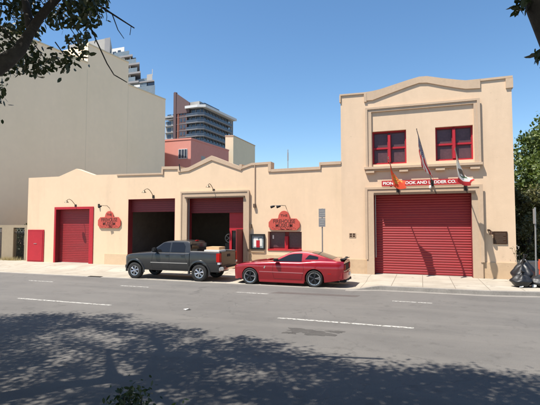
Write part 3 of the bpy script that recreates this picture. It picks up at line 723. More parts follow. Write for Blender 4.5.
gl = MB(); gl.lathe_z([(0, -.06), (.04, -.045), (.06, 0), (.04, .045), (0, .06)], (.40, WY - .25, 4.22), 16); gl.box(.36, .44, WY - .25, WY - .14, 4.25, 4.33)
tag(gl.build('globe_light', M['white'], smooth=60), 'small round white globe light under the middle flagpole', 'lamp')

# ------------------------------------------------------------------ vehicles
def sm(xs, zs_, r):
    o_ = np.linspace(-r, r, 9)
    return lambda x: float(np.mean(np.interp(x + o_, xs, zs_)))
def wheel(parent, cx, cy, r, rim_r, width, side, spokes, dark, tyre_m, rim_m, lip_m, phase=.3):
    w_ = width / 2; s_ = side
    c = (cx, cy, r)
    prof = [(rim_r * .98, w_ * .8), (rim_r * 1.03, w_ * .95), (r * .9, w_), (r * .97, w_ * .85), (r, w_ * .6), (r, -w_ * .6), (r * .97, -w_ * .85), (r * .9, -w_), (rim_r, -w_ * .8)]
    t = MB(); t.lathe_y([(a, b * s_) for a, b in prof], c, 48); wh = t.build('wheel', tyre_m, parent, smooth=40)
    rm = MB(); rm.lathe_y([(a, b * s_) for a, b in [(rim_r * 1.0, w_ * .82), (rim_r * .97, w_ * .88), (rim_r * .86, w_ * .84), (rim_r * .83, w_ * .4), (rim_r * .84, -w_ * .7)]], c, 48)
    rm.build('rim', lip_m, wh, smooth=40)
    sp = MB()
    for k in range(spokes):
        for off in ((-.16, .16) if dark < 2 else (0,)):
            a = 2 * math.pi * k / spokes + phase; b = a + off * .9
            p0 = (c[0] + .04 * math.cos(a), c[1] + s_ * w_ * .66, c[2] + .04 * math.sin(a)); p1 = (c[0] + rim_r * .93 * math.cos(b), c[1] + s_ * w_ * .70, c[2] + rim_r * .93 * math.sin(b))
            sp.tube([p0, ((p0[0] + p1[0]) / 2, p0[1] + s_ * .012, (p0[2] + p1[2]) / 2), p1], [.030, .022, .026], 6)
    sp.lathe_y([(0, s_ * w_ * .86), (.035, s_ * w_ * .84), (.055, s_ * w_ * .75), (.06, s_ * w_ * .5)], c, 20)
    sp.build('spokes', rim_m, wh, smooth=45)
    bk = MB(); bk.lathe_y([(0.001, s_ * w_ * .25), (rim_r * .88, s_ * w_ * .25)], c, 30); bk.lathe_y([(.03, s_ * w_ * .3), (rim_r * .62, s_ * w_ * .32), (rim_r * .62, s_ * w_ * .26)], c, 30); bk.build('brake_disc', M['dmetal'], wh)
    return wh
def loft(mb, secs):
    n = len(secs[0]); vs = [p for s_ in secs for p in s_]; fs = []
    for i in range(len(secs) - 1):
        for k in range(n):
            fs.append((i * n + k, i * n + (k + 1) % n, (i + 1) * n + (k + 1) % n, (i + 1) * n + k))
    fs += [tuple(range(n)), tuple((len(secs) - 1) * n + k for k in range(n - 1, -1, -1))]
    mb.addmesh(vs, fs)
def stations(x0, x1, arches, step=.05):
    xs = list(np.arange(x0, x1, step)) + [x1]
    for cx, r in arches:
        xs = [x for x in xs if abs(x - cx) > r + .012]
        xs += [cx + r * math.cos(a) for a in np.linspace(0, math.pi, 25)] + [cx - r - .004, cx + r + .004]
    return sorted(x for x in set(round(float(x), 4) for x in xs) if x0 - 1e-6 <= x <= x1 + 1e-6)
class Car:
    def __init__(s, cx, cy, hw, shoulder, top, sill, prof_y, arches, wheel_r):
        s.cx, s.cy, s.hw, s.sh, s.top, s.sill, s.py, s.arches, s.wr = cx, cy, hw, shoulder, top, sill, prof_y, arches, wheel_r
    def low(s, x):
        z = s.sill(x)
        for c, r in s.arches:
            if abs(x - c) <= r + 1e-4: z = max(z, s.wr + math.sqrt(max(0, r * r - (x - c) ** 2)))
        return z
    def ysurf(s, x, z): return s.hw(x) * s.py(z)
    def body(s, parent, mt, x0, x1, name='body', step=.05):
        secs = []
        for x in stations(x0, x1, s.arches, step):
            zl, zh, zt = s.low(x), s.sh(x), s.top(x); zl = min(zl, zh - .04); half = []
            half.append((s.ysurf(x, zl) - .05, zl))
            for k in range(9):
                z = zl + (zh - zl) * k / 8; half.append((s.ysurf(x, z), z))
            ys = s.ysurf(x, zh); half.append((ys - .018, zh + (zt - zh) * .28 + .006)); half.append((ys - .06, zh + (zt - zh) * .55 + .008))
            for t in (.82, .62, .38, .14): half.append((ys * t, zh + (zt - zh) * (1 - t ** 2.4) * .94 + (zt - zh) * .06 + .008))
            pts = [(s.cx + x, s.cy - y, z) for y, z in half] + [(s.cx + x, s.cy + y, z) for y, z in reversed(half)]
            secs.append(pts)
        mb = MB(); loft(mb, secs); return mb.build(name, mt, parent, smooth=38)
    def side_panel(s, parent, name, mt, xs, zb, zt, off=.004, both=True, rows=5, surf=None, th=True):
        mb = MB(); surf = surf or s.ysurf
        for sg in ((-1, 1) if both else (-1,)):
            P = []
            for x, a, b in zip(xs, zb, zt):
                P.append([(s.cx + x, s.cy + sg * (surf(x, a + (b - a) * k / rows) + off), a + (b - a) * k / rows) for k in range(rows + 1)])
            for i in range(len(P) - 1):
                for k in range(rows): mb.face([P[i][k], P[i + 1][k], P[i + 1][k + 1], P[i][k + 1]])
        return mb.build(name, mt, parent, weld=True, smooth=50, split=True)
    def seam(s, parent, name, path, wdt=.010, mt=None, off=.003, surf=None):
        mb = MB(); surf = surf or s.ysurf
        for sg in (-1, 1):
            Q = [Vector((s.cx + x, s.cy + sg * (surf(x, z) + off), z)) for x, z in path]
            for a, b in zip(Q[:-1], Q[1:]):
                d = (b - a); d.y = 0; d.normalize(); nrm = Vector((-d.z, 0, d.x)) * wdt / 2
                mb.face([a - nrm, b - nrm, b + nrm, a + nrm])
        return mb.build(name, mt or M['plastic'], parent, fixn=False, weld=True, split=True)
def dense(path, st=.06):
    out = []
    for (xa, za), (xb, zb) in zip(path[:-1], path[1:]):
        n = max(1, int(math.hypot(xb - xa, zb - za) / st))
        out += [(xa + (xb - xa) * k / n, za + (zb - za) * k / n) for k in range(n)]
    return out + [path[-1]]
def greenhouse(mb, cx, cy, xs, zbase, zroof, yb, tumble, crown=.02):
    def gs(x, z): return yb(x) - tumble * max(0, z - zbase(x)) - .10 * max(0, z - zbase(x)) ** 2
    secs = []
    for x in xs:
        zb, zr = zbase(x) - .03, zroof(x); half = []
        for k in range(7):
            z = zb + (zr - .03 - zb) * k / 6; half.append((gs(x, max(z, zb)), z))
        ye = gs(x, zr - .03); half += [(ye - .012, zr - .012), (ye - .05, zr - .001)] + [(ye * t, zr + crown * (1 - t * t)) for t in (.75, .5, .25, .08)]
        secs.append([(cx + x, cy - y, z) for y, z in half] + [(cx + x, cy + y, z) for y, z in reversed(half)])
    loft(mb, secs); return gs

# ---- pickup truck
TX, TY = -10.67, 17.90
tr = empty('pickup_truck', (TX, TY, .0), 'dark grey crew-cab pickup parked facing left before the open doorways', 'pickup truck')
hwT = sm([-2.66, -2.55, -2.35, -2.0, 2.6], [.74, .82, .89, .925, .925], .06)
def pyT(z): return 1.0 - .045 * max(0, (z - .80) / .5) ** 2 - .05 * max(0, (.75 - z) / .4) ** 1.5
shT = sm([-2.66, -2.5, -2.2, -1.2, .9], [.99, 1.07, 1.13, 1.20, 1.23], .08)
topT = sm([-2.66, -2.5, -2.2, -1.25, .9], [1.04, 1.13, 1.19, 1.28, 1.27], .08)
sillT = sm([-2.66, -2.4, -2.0, 2.6], [.56, .46, .44, .44], .04)
T = Car(TX, TY, hwT, shT, topT, sillT, pyT, [(-2.03, .47), (1.36, .47)], .39)
T.body(tr, M['truck'], -2.62, .86)
zbT = sm([-1.3, .9], [1.22, 1.25], .02); zrT = sm([-1.28, -1.2, -.60, -.40, .1, .70, .80, .90], [1.25, 1.29, 1.70, 1.755, 1.79, 1.77, 1.72, 1.30], .03)
ybT = sm([-1.3, -.9, .9], [.80, .86, .86], .05)
gm = MB(); gsT = greenhouse(gm, TX, TY, list(np.arange(-1.27, .87, .035)) + [.87], zbT, zrT, ybT, .26)
gm.build('cab_roof', M['truck'], tr, smooth=40)
def fwin(xs, zb, zt): return xs, zb, zt
T.side_panel(tr, 'window', M['carglass'], list(np.linspace(-1.02, -.20, 14)), [1.285] * 14, [min(1.69, 1.30 + (x + 1.02) * .80) for x in np.linspace(-1.02, -.20, 14)], .006, surf=gsT)
T.side_panel(tr, 'window', M['carglass'], list(np.linspace(-.11, .60, 12)), [1.285] * 12, [min(1.705, 1.705 if x < .48 else 1.705 - (x - .48) * 1.3) for x in np.linspace(-.11, .60, 12)], .006, surf=gsT)
ws = MB()
xsW = np.linspace(-1.20, -.52, 9)
for a, b in zip(xsW[:-1], xsW[1:]):
    for t0, t1 in zip(np.linspace(-.92, .92, 9)[:-1], np.linspace(-.92, .92, 9)[1:]):
        def wp(x, t): ye = gsT(x, zrT(x) - .03) - .03; return (TX + x - .004, TY + ye * t, zrT(x) + .02 * (1 - t * t) + .007)
        ws.face([wp(a, t0), wp(b, t0), wp(b, t1), wp(a, t1)])
ws.build('windscreen', M['carglass'], tr, weld=True, smooth=60)
rwn = MB(); rwn.prismz([(TX + .873, TY - .70), (TX + .885, TY - .70), (TX + .885, TY + .70), (TX + .873, TY + .70)], 1.33, 1.66)
rwn.build('rear_window', M['carglass'], tr)
# bed
bed = MB(); secs = []
T2 = Car(TX, TY, hwT, lambda x: 1.30, lambda x: 1.33, sillT, pyT, T.arches, .39)
for sg in (-1, 1):
    secs = []
    for x in stations(.885, 2.33, [(1.36, .47)]):
        zl = T2.low(x); half = [(T2.ysurf(x, zl) - .05, zl)]
        for k in range(8): z = zl + (1.31 - zl) * k / 7; half.append((T2.ysurf(x, z) - (.012 if k == 7 else 0), z))
        half += [(.85, 1.335), (.78, 1.335), (.765, 1.32), (.765, max(.72, zl)), (.765, zl)]
        secs.append([(TX + x, TY + sg * y, z) for y, z in half])
    loft(bed, secs)
bed.box(TX + .885, TX + .93, TY - .765, TY + .765, .6, 1.30).box(TX + .93, TX + 2.310, TY - .765, TY + .765, .66, .70)
bed.build('cargo_bed', M['truck'], tr, smooth=38)
tg = MB(); tg.box(TX + 2.315, TX + 2.375, TY - .755, TY + .755, .66, 1.32); tg.build('tailgate', M['tail_brown'], tr, bevel=.015)
th_ = MB(); th_.box(TX + 2.370, TX + 2.390, TY - .14, TY + .14, 1.08, 1.20); th_.build('handle', M['plastic'], bpy.data.objects['tailgate'])
bmp = MB(); bmp.box(TX + 2.310, TX + 2.530, TY - .86, TY + .86, .52, .68).box(TX + 2.270, TX + 2.420, TY - .90, TY + .90, .50, .66); bmp.build('rear_bumper', M['chrome'], tr, bevel=.03)
pk = MB(); pk.box(TX + 2.500, TX + 2.535, TY - .5, TY + .5, .62, .70); pk.build('bumper_step', M['plastic'], tr)
fb = MB(); fb.box(TX - 2.68, TX - 2.50, TY - .78, TY + .78, .44, .66); fb.build('front_bumper', M['truck'], tr, bevel=.04)
gr = MB(); gr.box(TX - 2.66, TX - 2.60, TY - .45, TY + .45, .72, 1.0)
for i in range(4): gr.box(TX - 2.675, TX - 2.66, TY - .44, TY + .44, .745 + i * .065, .77 + i * .065)
gr.build('grille', M['plastic'], tr)
for sg in (-1, 1):
    h = MB(); h.box(TX - 2.655, TX - 2.42, TY + sg * .60 - .17, TY + sg * .60 + .17, .86, 1.02); h.build('headlight', M['hlight'], tr, bevel=.03)
    tl = MB(); tl.box(TX + 2.200, TX + 2.385, TY + sg * .848 - .085, TY + sg * .848 + .085, .87, 1.26); t_ = tl.build('tail_light', M['tlight'], tr, bevel=.015)
    MB().box(TX + 2.270, TX + 2.392, TY + sg * .85 - .075, TY + sg * .85 + .075, .78, .868).build('reversing_lamp', M['hlight'], t_)
    mr = MB(); mr.box(TX - .98, TX - .76, TY + sg * 1.03 - .10, TY + sg * 1.03 + .10, 1.27, 1.47); mr.build('wing_mirror', M['plastic'], tr, bevel=.04)
    MB().box(TX - .90, TX - .84, TY + sg * .90 - .06, TY + sg * .90 + .06, 1.28, 1.33).build('mirror_arm', M['plastic'], tr)
    for xx in (-.28, .52):
        MB().box(TX + xx - .09, TX + xx + .09, TY + sg * .935 - .018, TY + sg * .935 + .018, 1.12, 1.145).build('door_handle', M['truck'], tr, bevel=.008)
T.seam(tr, 'door_seam', dense([(-1.05, .50), (-1.10, .8), (-1.04, 1.21)])); T.seam(tr, 'door_seam', dense([(-.16, .50), (-.16, 1.22)])); T.seam(tr, 'door_seam', dense([(.62, 1.22), (.66, 1.0), (.74, .86)]))
T.seam(tr, 'door_seam', dense([(-1.05, .52), (.80, .52)]))
T.seam(tr, 'side_moulding', dense([(-1.15, .79), (.78, .79)]), .035, M['chrome'], .006)
T.seam(tr, 'belt_trim', dense([(-1.12, 1.262), (.66, 1.262)]), .018, M['plastic'], .002, surf=lambda x, z: gsT(x, z) + .01)
# flares
for c in (-2.03, 1.36):
    fl = MB()
    for sg in (-1, 1):
        A = np.linspace(-.12, math.pi + .12, 30)
        for a, b in zip(A[:-1], A[1:]):
            def fp(an, r, o_): x = c + r * math.cos(an); z = .39 + r * math.sin(an); return (TX + x, TY + sg * (min(.925, T.ysurf(max(x, -2.5), min(max(z, .5), 1.1))) + o_), z)
            for r0, r1, o0, o1 in ((.462, .475, -.02, .038), (.475, .545, .038, .030), (.545, .56, .030, .002)):
                fl.face([fp(a, r0, o0), fp(b, r0, o0), fp(b, r1, o1), fp(a, r1, o1)])
    fl.build('wheel_flare', M['truck'], tr, weld=True, smooth=35, split=True)
ub = MB(); ub.box(TX - 2.4, TX + 2.170, TY - .45, TY + .45, .40, .62); ub.tube([(TX - 2.03, TY - .7, .39), (TX - 2.03, TY + .7, .39)], .05, 8).tube([(TX + 1.36, TY - .7, .39), (TX + 1.36, TY + .7, .39)], .06, 8); ub.build('chassis', M['plastic'], tr)
wp_ = MB(); wp_.box(TX - 2.5, TX - 1.52, TY - .60, TY + .60, .5, .95).box(TX + .9, TX + 1.82, TY - .58, TY + .58, .5, .72); wp_.build('wheel_well', M['plastic'], tr, split=True)
for cx in (-2.03, 1.36):
    for sg in (-1, 1): wheel(tr, TX + cx, TY + sg * .80, .385, .235, .25, sg, 6, 1, M['rubber'], M['alloy'], M['alloy'])
MB().tube([(TX + .74, TY, 1.79), (TX + .74, TY, 1.83)], .03, 8).build('roof_antenna', M['plastic'], tr)
MB().box(TX + .70, TX + .80, TY - .1, TY + .1, 1.77, 1.80).build('brake_lamp', M['tlight'], tr)
# load in the bed
cg = empty('cargo_box', (TX + 1.6, TY + .1, .70), 'white box topped with a tan board in the bed of the grey pickup', 'box')
MB().box(TX + 1.25, TX + 2.020, TY - .25, TY + .45, .705, 1.36).build('box', M['cream_w'], cg, bevel=.01)
MB().box(TX + 1.25, TX + 1.92, TY - .05, TY + .60, 1.365, 1.49).build('lid_board', M['wood'], cg, bevel=.012)

# ---- red coupe
MX, MY = -5.07, 17.87
mu = empty('sports_car', (MX, MY, 0), 'glossy dark red two-door fastback coupe parked facing left', 'car')
hwM = sm([-2.72, -2.62, -2.45, -2.15, -1.6, 0, 1.0, 1.9, 2.08, 2.16], [.58, .70, .80, .88, .915, .915, .935, .90, .83, .76], .05)
def pyM(z): return 1.0 - .10 * max(0, (z - .72) / .35) ** 2 - .055 * max(0, (.62 - z) / .40) ** 1.4 - .010 * math.exp(-((z - .60) / .05) ** 2)
shM = sm([-2.72, -2.55, -2.3, -1.8, -.8, .4, 1.0, 1.75, 2.05, 2.16], [.66, .74, .80, .86, .90, .93, 1.00, 1.00, .99, .97], .07)
topM = sm([-2.72, -2.55, -2.3, -1.8, -.8, .4, 1.2, 1.75, 2.05, 2.16], [.68, .80, .88, .95, 1.02, 1.03, 1.10, 1.10, 1.09, 1.06], .07)
sillM = sm([-2.72, -2.45, -2.2, 1.4, 2.16], [.22, .20, .20, .21, .34], .06)
C2 = Car(MX, MY, hwM, shM, topM, sillM, pyM, [(-1.81, .385), (.97, .395)], .345)
C2.body(mu, M['must'], -2.57, 2.14)
zbM = sm([-1.0, -.5, .5, 1.2, 1.8], [.92, .93, .95, 1.02, 1.03], .05)
zrM = sm([-.92, -.82, -.14, .05, .35, .62, 1.0, 1.72, 1.85], [.94, 1.01, 1.345, 1.385, 1.405, 1.39, 1.32, 1.09, 1.04], .06)
ybM = sm([-.92, -.6, .9, 1.4, 1.85], [.74, .80, .80, .76, .68], .05)
gm = MB(); gsM = greenhouse(gm, MX, MY, list(np.arange(-.90, 1.80, .035)) + [1.80], zbM, zrM, ybM, .40)
gm.build('roof', M['must'], mu, smooth=40)
xx = np.linspace(-.66, .42, 20)
C2.side_panel(mu, 'window', M['carglass'], list(xx), [.985 + .015 * (x + .66) for x in xx], [max(.99 + .015 * (x + .66), min(zrM(x) - .075, 1.005 + (x + .66) * .66)) for x in xx], .006, surf=gsM)
xx = np.linspace(.56, 1.10, 10)
C2.side_panel(mu, 'quarter_window', M['carglass'], list(xx), [1.10 + .02 * (x - .56) for x in xx], [max(1.11, min(1.10 + (x - .56) * 1.2, zrM(x) - .085)) for x in xx], .006, surf=gsM)
def glass_top(x0, x1, name, tt):
    ws = MB(); xs_ = np.linspace(x0, x1, 12)
    def wp(x, t): ye = gsM(x, zrM(x) - .03) - .035; return (MX + x, MY + ye * t, zrM(x) + .02 * (1 - t * t) + .007)
    for a, b in zip(xs_[:-1], xs_[1:]):
        T_ = np.linspace(-tt, tt, 9)
        for t0, t1 in zip(T_[:-1], T_[1:]): ws.face([wp(a, t0), wp(b, t0), wp(b, t1), wp(a, t1)])
    ws.build(name, M['carglass'], mu, weld=True, smooth=60)
glass_top(-.82, -.16, 'windscreen', .95); glass_top(.80, 1.66, 'rear_window', .9)
C2.seam(mu, 'door_seam', dense([(-.74, .30), (-.80, .6), (-.76, .90)]), .008); C2.seam(mu, 'door_seam', dense([(.50, .93), (.54, .7), (.44, .30)]), .008); C2.seam(mu, 'door_seam', dense([(-.74, .29), (.44, .29)]), .008)
C2.seam(mu, 'crease_highlight', dense([(-1.38, .565), (.52, .555)]), .030, M['crease'], .006)  # pale strip painted as the light caught on the door crease
C2.seam(mu, 'badge', dense([(-1.17, .70), (-1.12, .80)]), .05, M['chrome'], .006)
C2.seam(mu, 'side_marker', dense([(1.52, .56), (1.66, .56)]), .035, M['tlight'], .006)
sk = MB()
for sg in (-1, 1): sk.box(MX - 1.40, MX + .55, MY + sg * .86 - .035, MY + sg * .86 + .035, .13, .23)
sk.build('side_skirt', M['must'], mu, bevel=.02, split=True)
for sg in (-1, 1):
    mr = MB(); mr.box(MX - .72, MX - .52, MY + sg * .98 - .10, MY + sg * .98 + .10, 1.0, 1.12); mr.build('wing_mirror', M['plastic'], mu, bevel=.035)
    MB().box(MX + .24, MX + .40, MY + sg * .905 - .012, MY + sg * .905 + .012, .83, .855).build('door_handle', M['must'], mu, bevel=.006)
    hl = MB(); hl.lathe_y([(0, 0), (.075, .01), (.085, 0)], (0, 0, 0), 16)
    MB().box(MX - 2.55, MX - 2.36, MY + sg * .60 - .13, MY + sg * .60 + .13, .60, .74).build('headlight', M['hlight'], mu, bevel=.03)
    for k in range(3):
        MB().box(MX + 2.08, MX + 2.158, MY + sg * (.44 + k * .125) - .048, MY + sg * (.44 + k * .125) + .048, .70, .93).build('tail_light', M['tlight'], mu, bevel=.012)
    MB().tube([(MX + 1.9, MY + sg * .52, .28), (MX + 2.24, MY + sg * .52, .27)], .045, 12).build('exhaust_tip', M['chrome'], mu, smooth=50)
rp = MB(); rp.box(MX + 2.10, MX + 2.148, MY - .72, MY + .72, .66, .97); rp.build('rear_panel', M['plastic'], mu, bevel=.015)
rb = MB(); rb.prismz([(MX + 1.95, MY - .86), (MX + 2.12, MY - .82), (MX + 2.22, MY - .6), (MX + 2.25, MY), (MX + 2.22, MY + .6), (MX + 2.12, MY + .82), (MX + 1.95, MY + .86)], .34, .64)
rb.build('rear_bumper', M['must'], mu, bevel=.03, smooth=40)
df = MB(); df.box(MX + 1.95, MX + 2.20, MY - .7, MY + .7, .22, .34); df.build('rear_diffuser', M['plastic'], mu, bevel=.02)
MB().box(MX + 2.25, MX + 2.26, MY - .15, MY + .15, .46, .58).build('number_plate', M['cream_w'], mu)
sp = MB(); sp.prism([(MX + 1.96, 1.105), (MX + 2.13, 1.11), (MX + 2.17, 1.13), (MX + 2.13, 1.138), (MX + 1.98, 1.128)], MY - .68, MY + .68)
for yy in (-.6, .6): sp.box(MX + 1.98, MX + 2.08, MY + yy - .03, MY + yy + .03, 1.08, 1.16)
sp.build('spoiler', M['plastic'], mu, bevel=.006)
fs_ = MB(); fs_.prismz([(MX - 2.25, MY - .84), (MX - 2.50, MY - .72), (MX - 2.60, MY - .4), (MX - 2.62, MY), (MX - 2.60, MY + .4), (MX - 2.50, MY + .72), (MX - 2.25, MY + .84)], .17, .24); fs_.build('front_splitter', M['plastic'], mu, bevel=.01)
gr = MB(); gr.box(MX - 2.60, MX - 2.56, MY - .45, MY + .45, .48, .64); gr.build('grille', M['plastic'], mu)
MB().prism([(MX - 1.9, .965), (MX - 1.15, 1.00), (MX - 1.1, 1.035), (MX - 1.3, 1.03)], MY - .3, MY + .3).build('bonnet_scoop', M['must'], mu, bevel=.01)
ub = MB(); ub.box(MX - 2.4, MX + 1.9, MY - .5, MY + .5, .18, .45); ub.box(MX - 2.2, MX - 1.42, MY - .64, MY + .64, .3, .72).box(MX + .57, MX + 1.38, MY - .64, MY + .64, .3, .72); ub.build('chassis', M['plastic'], mu)
for cx in (-1.81, .97):
    for sg in (-1, 1): wheel(mu, MX + cx, MY + sg * .80, .345, .262, .25, sg, 5, 1, M['rubber'], M['alloyd'], M['alloy'], .1)

# ------------------------------------------------------------------ pavement furniture
ps = empty('parking_sign', (-4.25, 19.2, .12), 'grey parking sign on a thin pole behind the red car', 'sign')
MB().tube([(-4.25, 19.2, .06), (-4.25, 19.2, 3.25)], .03, 8).build('pole', M['poleglv'], ps, smooth=60)
sg_ = MB(); sg_.box(-4.40, -4.10, 19.15, 19.165, 2.84, 3.24); sg_.box(-4.40, -4.10, 19.15, 19.165, 2.42, 2.82); sg_.build('sign_plate', M['signgrey'], ps)
ln = MB()
for zz in (3.12, 3.02, 2.93, 2.72, 2.62, 2.52): ln.box(-4.35, -4.35 + .20 + .05 * ((zz * 100) % 3 > 1), 19.145, 19.149, zz - .02, zz + .02)
ln.build('worn_line', M['metal'], ps, split=True)
ps = empty('street_sign', (4.20, 19.5, .15), 'tall thin sign pole standing beside the trash bags', 'sign')
MB().tube([(4.20, 19.5, .12), (4.24, 19.5, 3.2)], .03, 8).build('pole', M['poleglv'], ps, smooth=60)
MB().box(4.19, 4.23, 19.35, 19.65, 2.55, 3.15).build('sign_plate', M['signgrey'], ps)
def bag(x, y, r, h, label, seed):
    rt = empty('trash_bag', (x, y, .15), label, 'trash bag', 'black trash bags heaped on the pavement corner')
    rs = random.Random(seed); bm = bmesh.new(); bmesh.ops.create_icosphere(bm, subdivisions=4, radius=1); ph = [rs.uniform(0, 6.3) for _ in range(8)]
    for v in bm.verts:
        a = math.atan2(v.co.y, v.co.x); z = v.co.z
        k = 1 + .09 * math.sin(2 * a + ph[0] + z * 2) + .05 * math.sin(5 * a + ph[1] - z * 2) + .028 * math.sin(17 * a + ph[2] + z * 2) * max(0, z + .2) + .05 * math.sin(9 * z + ph[3])
        rr = k * (1 - .55 * max(0, z) ** 1.6)
        v.co = Vector((v.co.x * rr * r, v.co.y * rr * r, max(0, (z * .62 + .55)) / 1.17 * h * (1 + .05 * math.sin(5 * a + ph[4]))))
    mb = MB(); mb.addmesh([(x + v.co.x, y + v.co.y, .15 + v.co.z) for v in bm.verts], [[v.index for v in f.verts] for f in bm.faces]); bm.free()
    mb.build('sack', M['bag'], rt, smooth=85)
    kn = MB(); kn.tube([(x, y, .13 + h * .95), (x + .02, y, .15 + h * 1.03), (x + .06, y - .02, .15 + h * 1.2)], [.07, .03, .09], 9); kn.build('knot', M['bag'], rt, smooth=50)
bag(3.55, 18.75, .36, .50, 'black trash bag at the kerb, leftmost of the heap', 1)
bag(3.75, 19.55, .42, .80, 'tallest black trash bag standing at the corner of the firehouse', 2)
bag(4.28, 18.95, .42, .48, 'low black trash bag in front of the sign pole', 3)
bag(4.85, 19.20, .42, .60, 'black trash bag right of the sign pole', 4)
bag(3.95, 20.3, .40, .95, 'black trash bag piled at the back against the low wall', 5)
for k, (x, y) in enumerate(((3.88, 18.62), (4.02, 18.75), (3.42, 18.45))):
    q = MB(); q.face([(x, y, .17), (x + .12, y - .03, .19), (x + .16, y + .08, .30), (x + .03, y + .1, .26)]); q.face([(x + .16, y + .08, .30), (x + .03, y + .1, .26), (x + .05, y + .16, .165), (x + .15, y + .15, .165)])
    tag(q.build('paper_litter', M['white'], fixn=False), ['white paper wad lying against the leftmost black bag', 'white paper wad lying before the sign pole bags', 'white paper scrap at the pavement edge left of the bags'][k], 'litter')
lw = MB(); lw.box(4.0, 5.35, 22.6, 22.85, -.05, .78); lw.box(3.97, 5.37, 22.57, 22.88, .78, .86)
tag(lw.build('low_wall', M['concrete']), 'low pale concrete wall right of the firehouse corner', 'wall')
ob = empty('plastic_barrier', (5.6, 21.0, .15), 'orange plastic barrier beyond the trash bags', 'barrier')
q = MB(); q.box(4.62, 6.6, 21.0, 21.08, .62, .98).box(4.62, 6.6, 21.0, 21.08, .28, .42); q.build('rails', M['orange'], ob, bevel=.02)
for xx in (4.7, 6.5): MB().box(xx - .05, xx + .05, 20.98, 21.10, .15, 1.05).box(xx - .08, xx + .08, 20.8, 21.3, .15, .20).build('leg', M['orange'], ob)

# left yard wall with gates
yw = empty('yard_wall', (-28, 21.9, 0), 'beige yard wall with iron gates left of the firehouse', 'wall')
q = wall_with_holes([(-40, 2.52), (-24.24, 2.50)], [(-26.08, -25.08, 0, 2.32), (-28.6, -27.12, 0, 2.32)], 21.75, 22.0, -.05, 2.35); q.build('wall', mat('yard_stucco', (.30, .235, .155), .9, var=.08, vscale=1.2), yw, weld=True)
for a, b in ((-26.08, -25.08), (-28.6, -27.12)):
    gt = MB(); gt.box(a, b, 21.84, 21.88, .2, .26).box(a, b, 21.84, 21.88, 1.95, 2.0).box(a, b, 21.84, 21.88, 2.26, 2.31)
    n_ = int((b - a) / .1)
    for i in range(n_ + 1): x = a + (b - a) * i / n_; gt.box(x - .01, x + .01, 21.85, 21.87, .2, 2.0)
    gg = gt.build('iron_gate', M['dmetal'], yw)
    sc = MB()
    for i in range(int((b - a) / .25)):
        cx = a + .13 + .25 * i; sc.tube([(cx + .10 * math.cos(t), 21.86, 2.13 + .10 * math.sin(t)) for t in np.linspace(0, 2 * math.pi, 13)], .012, 5, cap=False)
    sc.build('scrollwork', M['metal'], gg)
cn = empty('traffic_cone', (-27.3, 21.35, .15), 'orange traffic cone beside the leftmost iron gate', 'cone')
MB().lathe_z([(0, .72), (.03, .72), (.15, .04), (.2, .03), (.2, 0), (0, 0)], (-27.3, 21.35, .15), 20).build('cone', M['orange'], cn, smooth=40)
MB().lathe_z([(.075, .52), (.105, .36)], (-27.3, 21.35, .152), 20).build('band', M['white'], cn)

# ------------------------------------------------------------------ background buildings
def P(x, y): return (x, y)
u_ = Vector((math.sin(R(6.6)), math.cos(R(6.6))))
def wline(y): return -30.0 + .1155 * (y - 24)
sb_ = empty('beige_slab_building', (-38, 32, 0), 'huge windowless beige building rising behind the left of the firehouse', 'building')
def sec(ya, yb, z, name, m):
    mb = MB(); mb.prismz([(wline(ya), ya), (wline(yb), yb), (wline(yb) - 20, yb + 2.3), (wline(ya) - 20, ya + 2.3)], -.05, z); return mb.build(name, m, sb_)
sec(22.6, 31.5, 17.6, 'wall', M['slab']); sec(31.502, 36.65, 19.4, 'wall', M['slab']); sec(36.652, 42.5, 17.05, 'wall', M['slab'])
cap = MB()
for ya, yb, z in ((22.6, 31.5, 17.6), (31.5, 36.65, 19.4), (36.65, 42.5, 17.05)):
    cap.prismz([(wline(ya) + .05, ya), (wline(yb) + .05, yb), (wline(yb) - .3, yb), (wline(ya) - .3, ya)], z, z + .12)
cap.build('coping', M['creambox'], sb_)
jm = MB()
for y in (31.5, 36.65): jm.prismz([(wline(y) + .008, y - .012), (wline(y) + .008, y + .012), (wline(y) - .05, y + .02), (wline(y) - .05, y - .02)], 0, 17)
jm.build('expansion_joint', mat('joint', (.68, .58, .42), .9), sb_)
pb = empty('pink_building', (-28, 49, 0), 'pink stucco building with a small window behind the firehouse', 'building')
q = MB(); q.prismz([(-34, 45), (-25.88, 45), (-25.1, 54), (-33.2, 54.7)], -.05, 12.75); q.build('wall', M['pink'], pb)
MB().prismz([(-34.05, 44.95), (-25.83, 44.95), (-25.05, 54.05), (-33.2, 54.75)], 12.75, 12.95).build('parapet', M['pink'], pb)
wf = MB(); wf.box(-27.55, -26.35, 44.93, 45.0, 10.45, 11.65); wi = wf.build('window', M['twhite'], pb)
MB().box(-27.48, -27.2, 44.9, 44.93, 10.55, 11.58).box(-27.1, -26.8, 44.9, 44.93, 10.55, 11.58).box(-26.7, -26.42, 44.9, 44.93, 10.55, 11.58).build('pane', M['tglass'], wi, split=True)
wf = MB(); wf.prismz([(-25.68, 47.2), (-25.60, 48.1), (-25.66, 48.1), (-25.74, 47.2)], 9.9, 11.1); wi = wf.build('window', M['tgrey'], pb)
cb = empty('cream_block_building', (-25, 58, 0), 'plain cream rooftop block beside the pink building', 'building')
q = MB(); q.prismz([(-26.1, 55.0), (-24.95, 55.2), (-24.9, 63.5), (-27.2, 63.5)], -.05, 15.1); q.build('wall', M['creambox'], cb)
MB().prismz([(-26.14, 54.95), (-24.90, 55.15), (-24.85, 63.55), (-27.2, 63.55)], 15.1, 15.22).build('coping', M['trim'], cb)

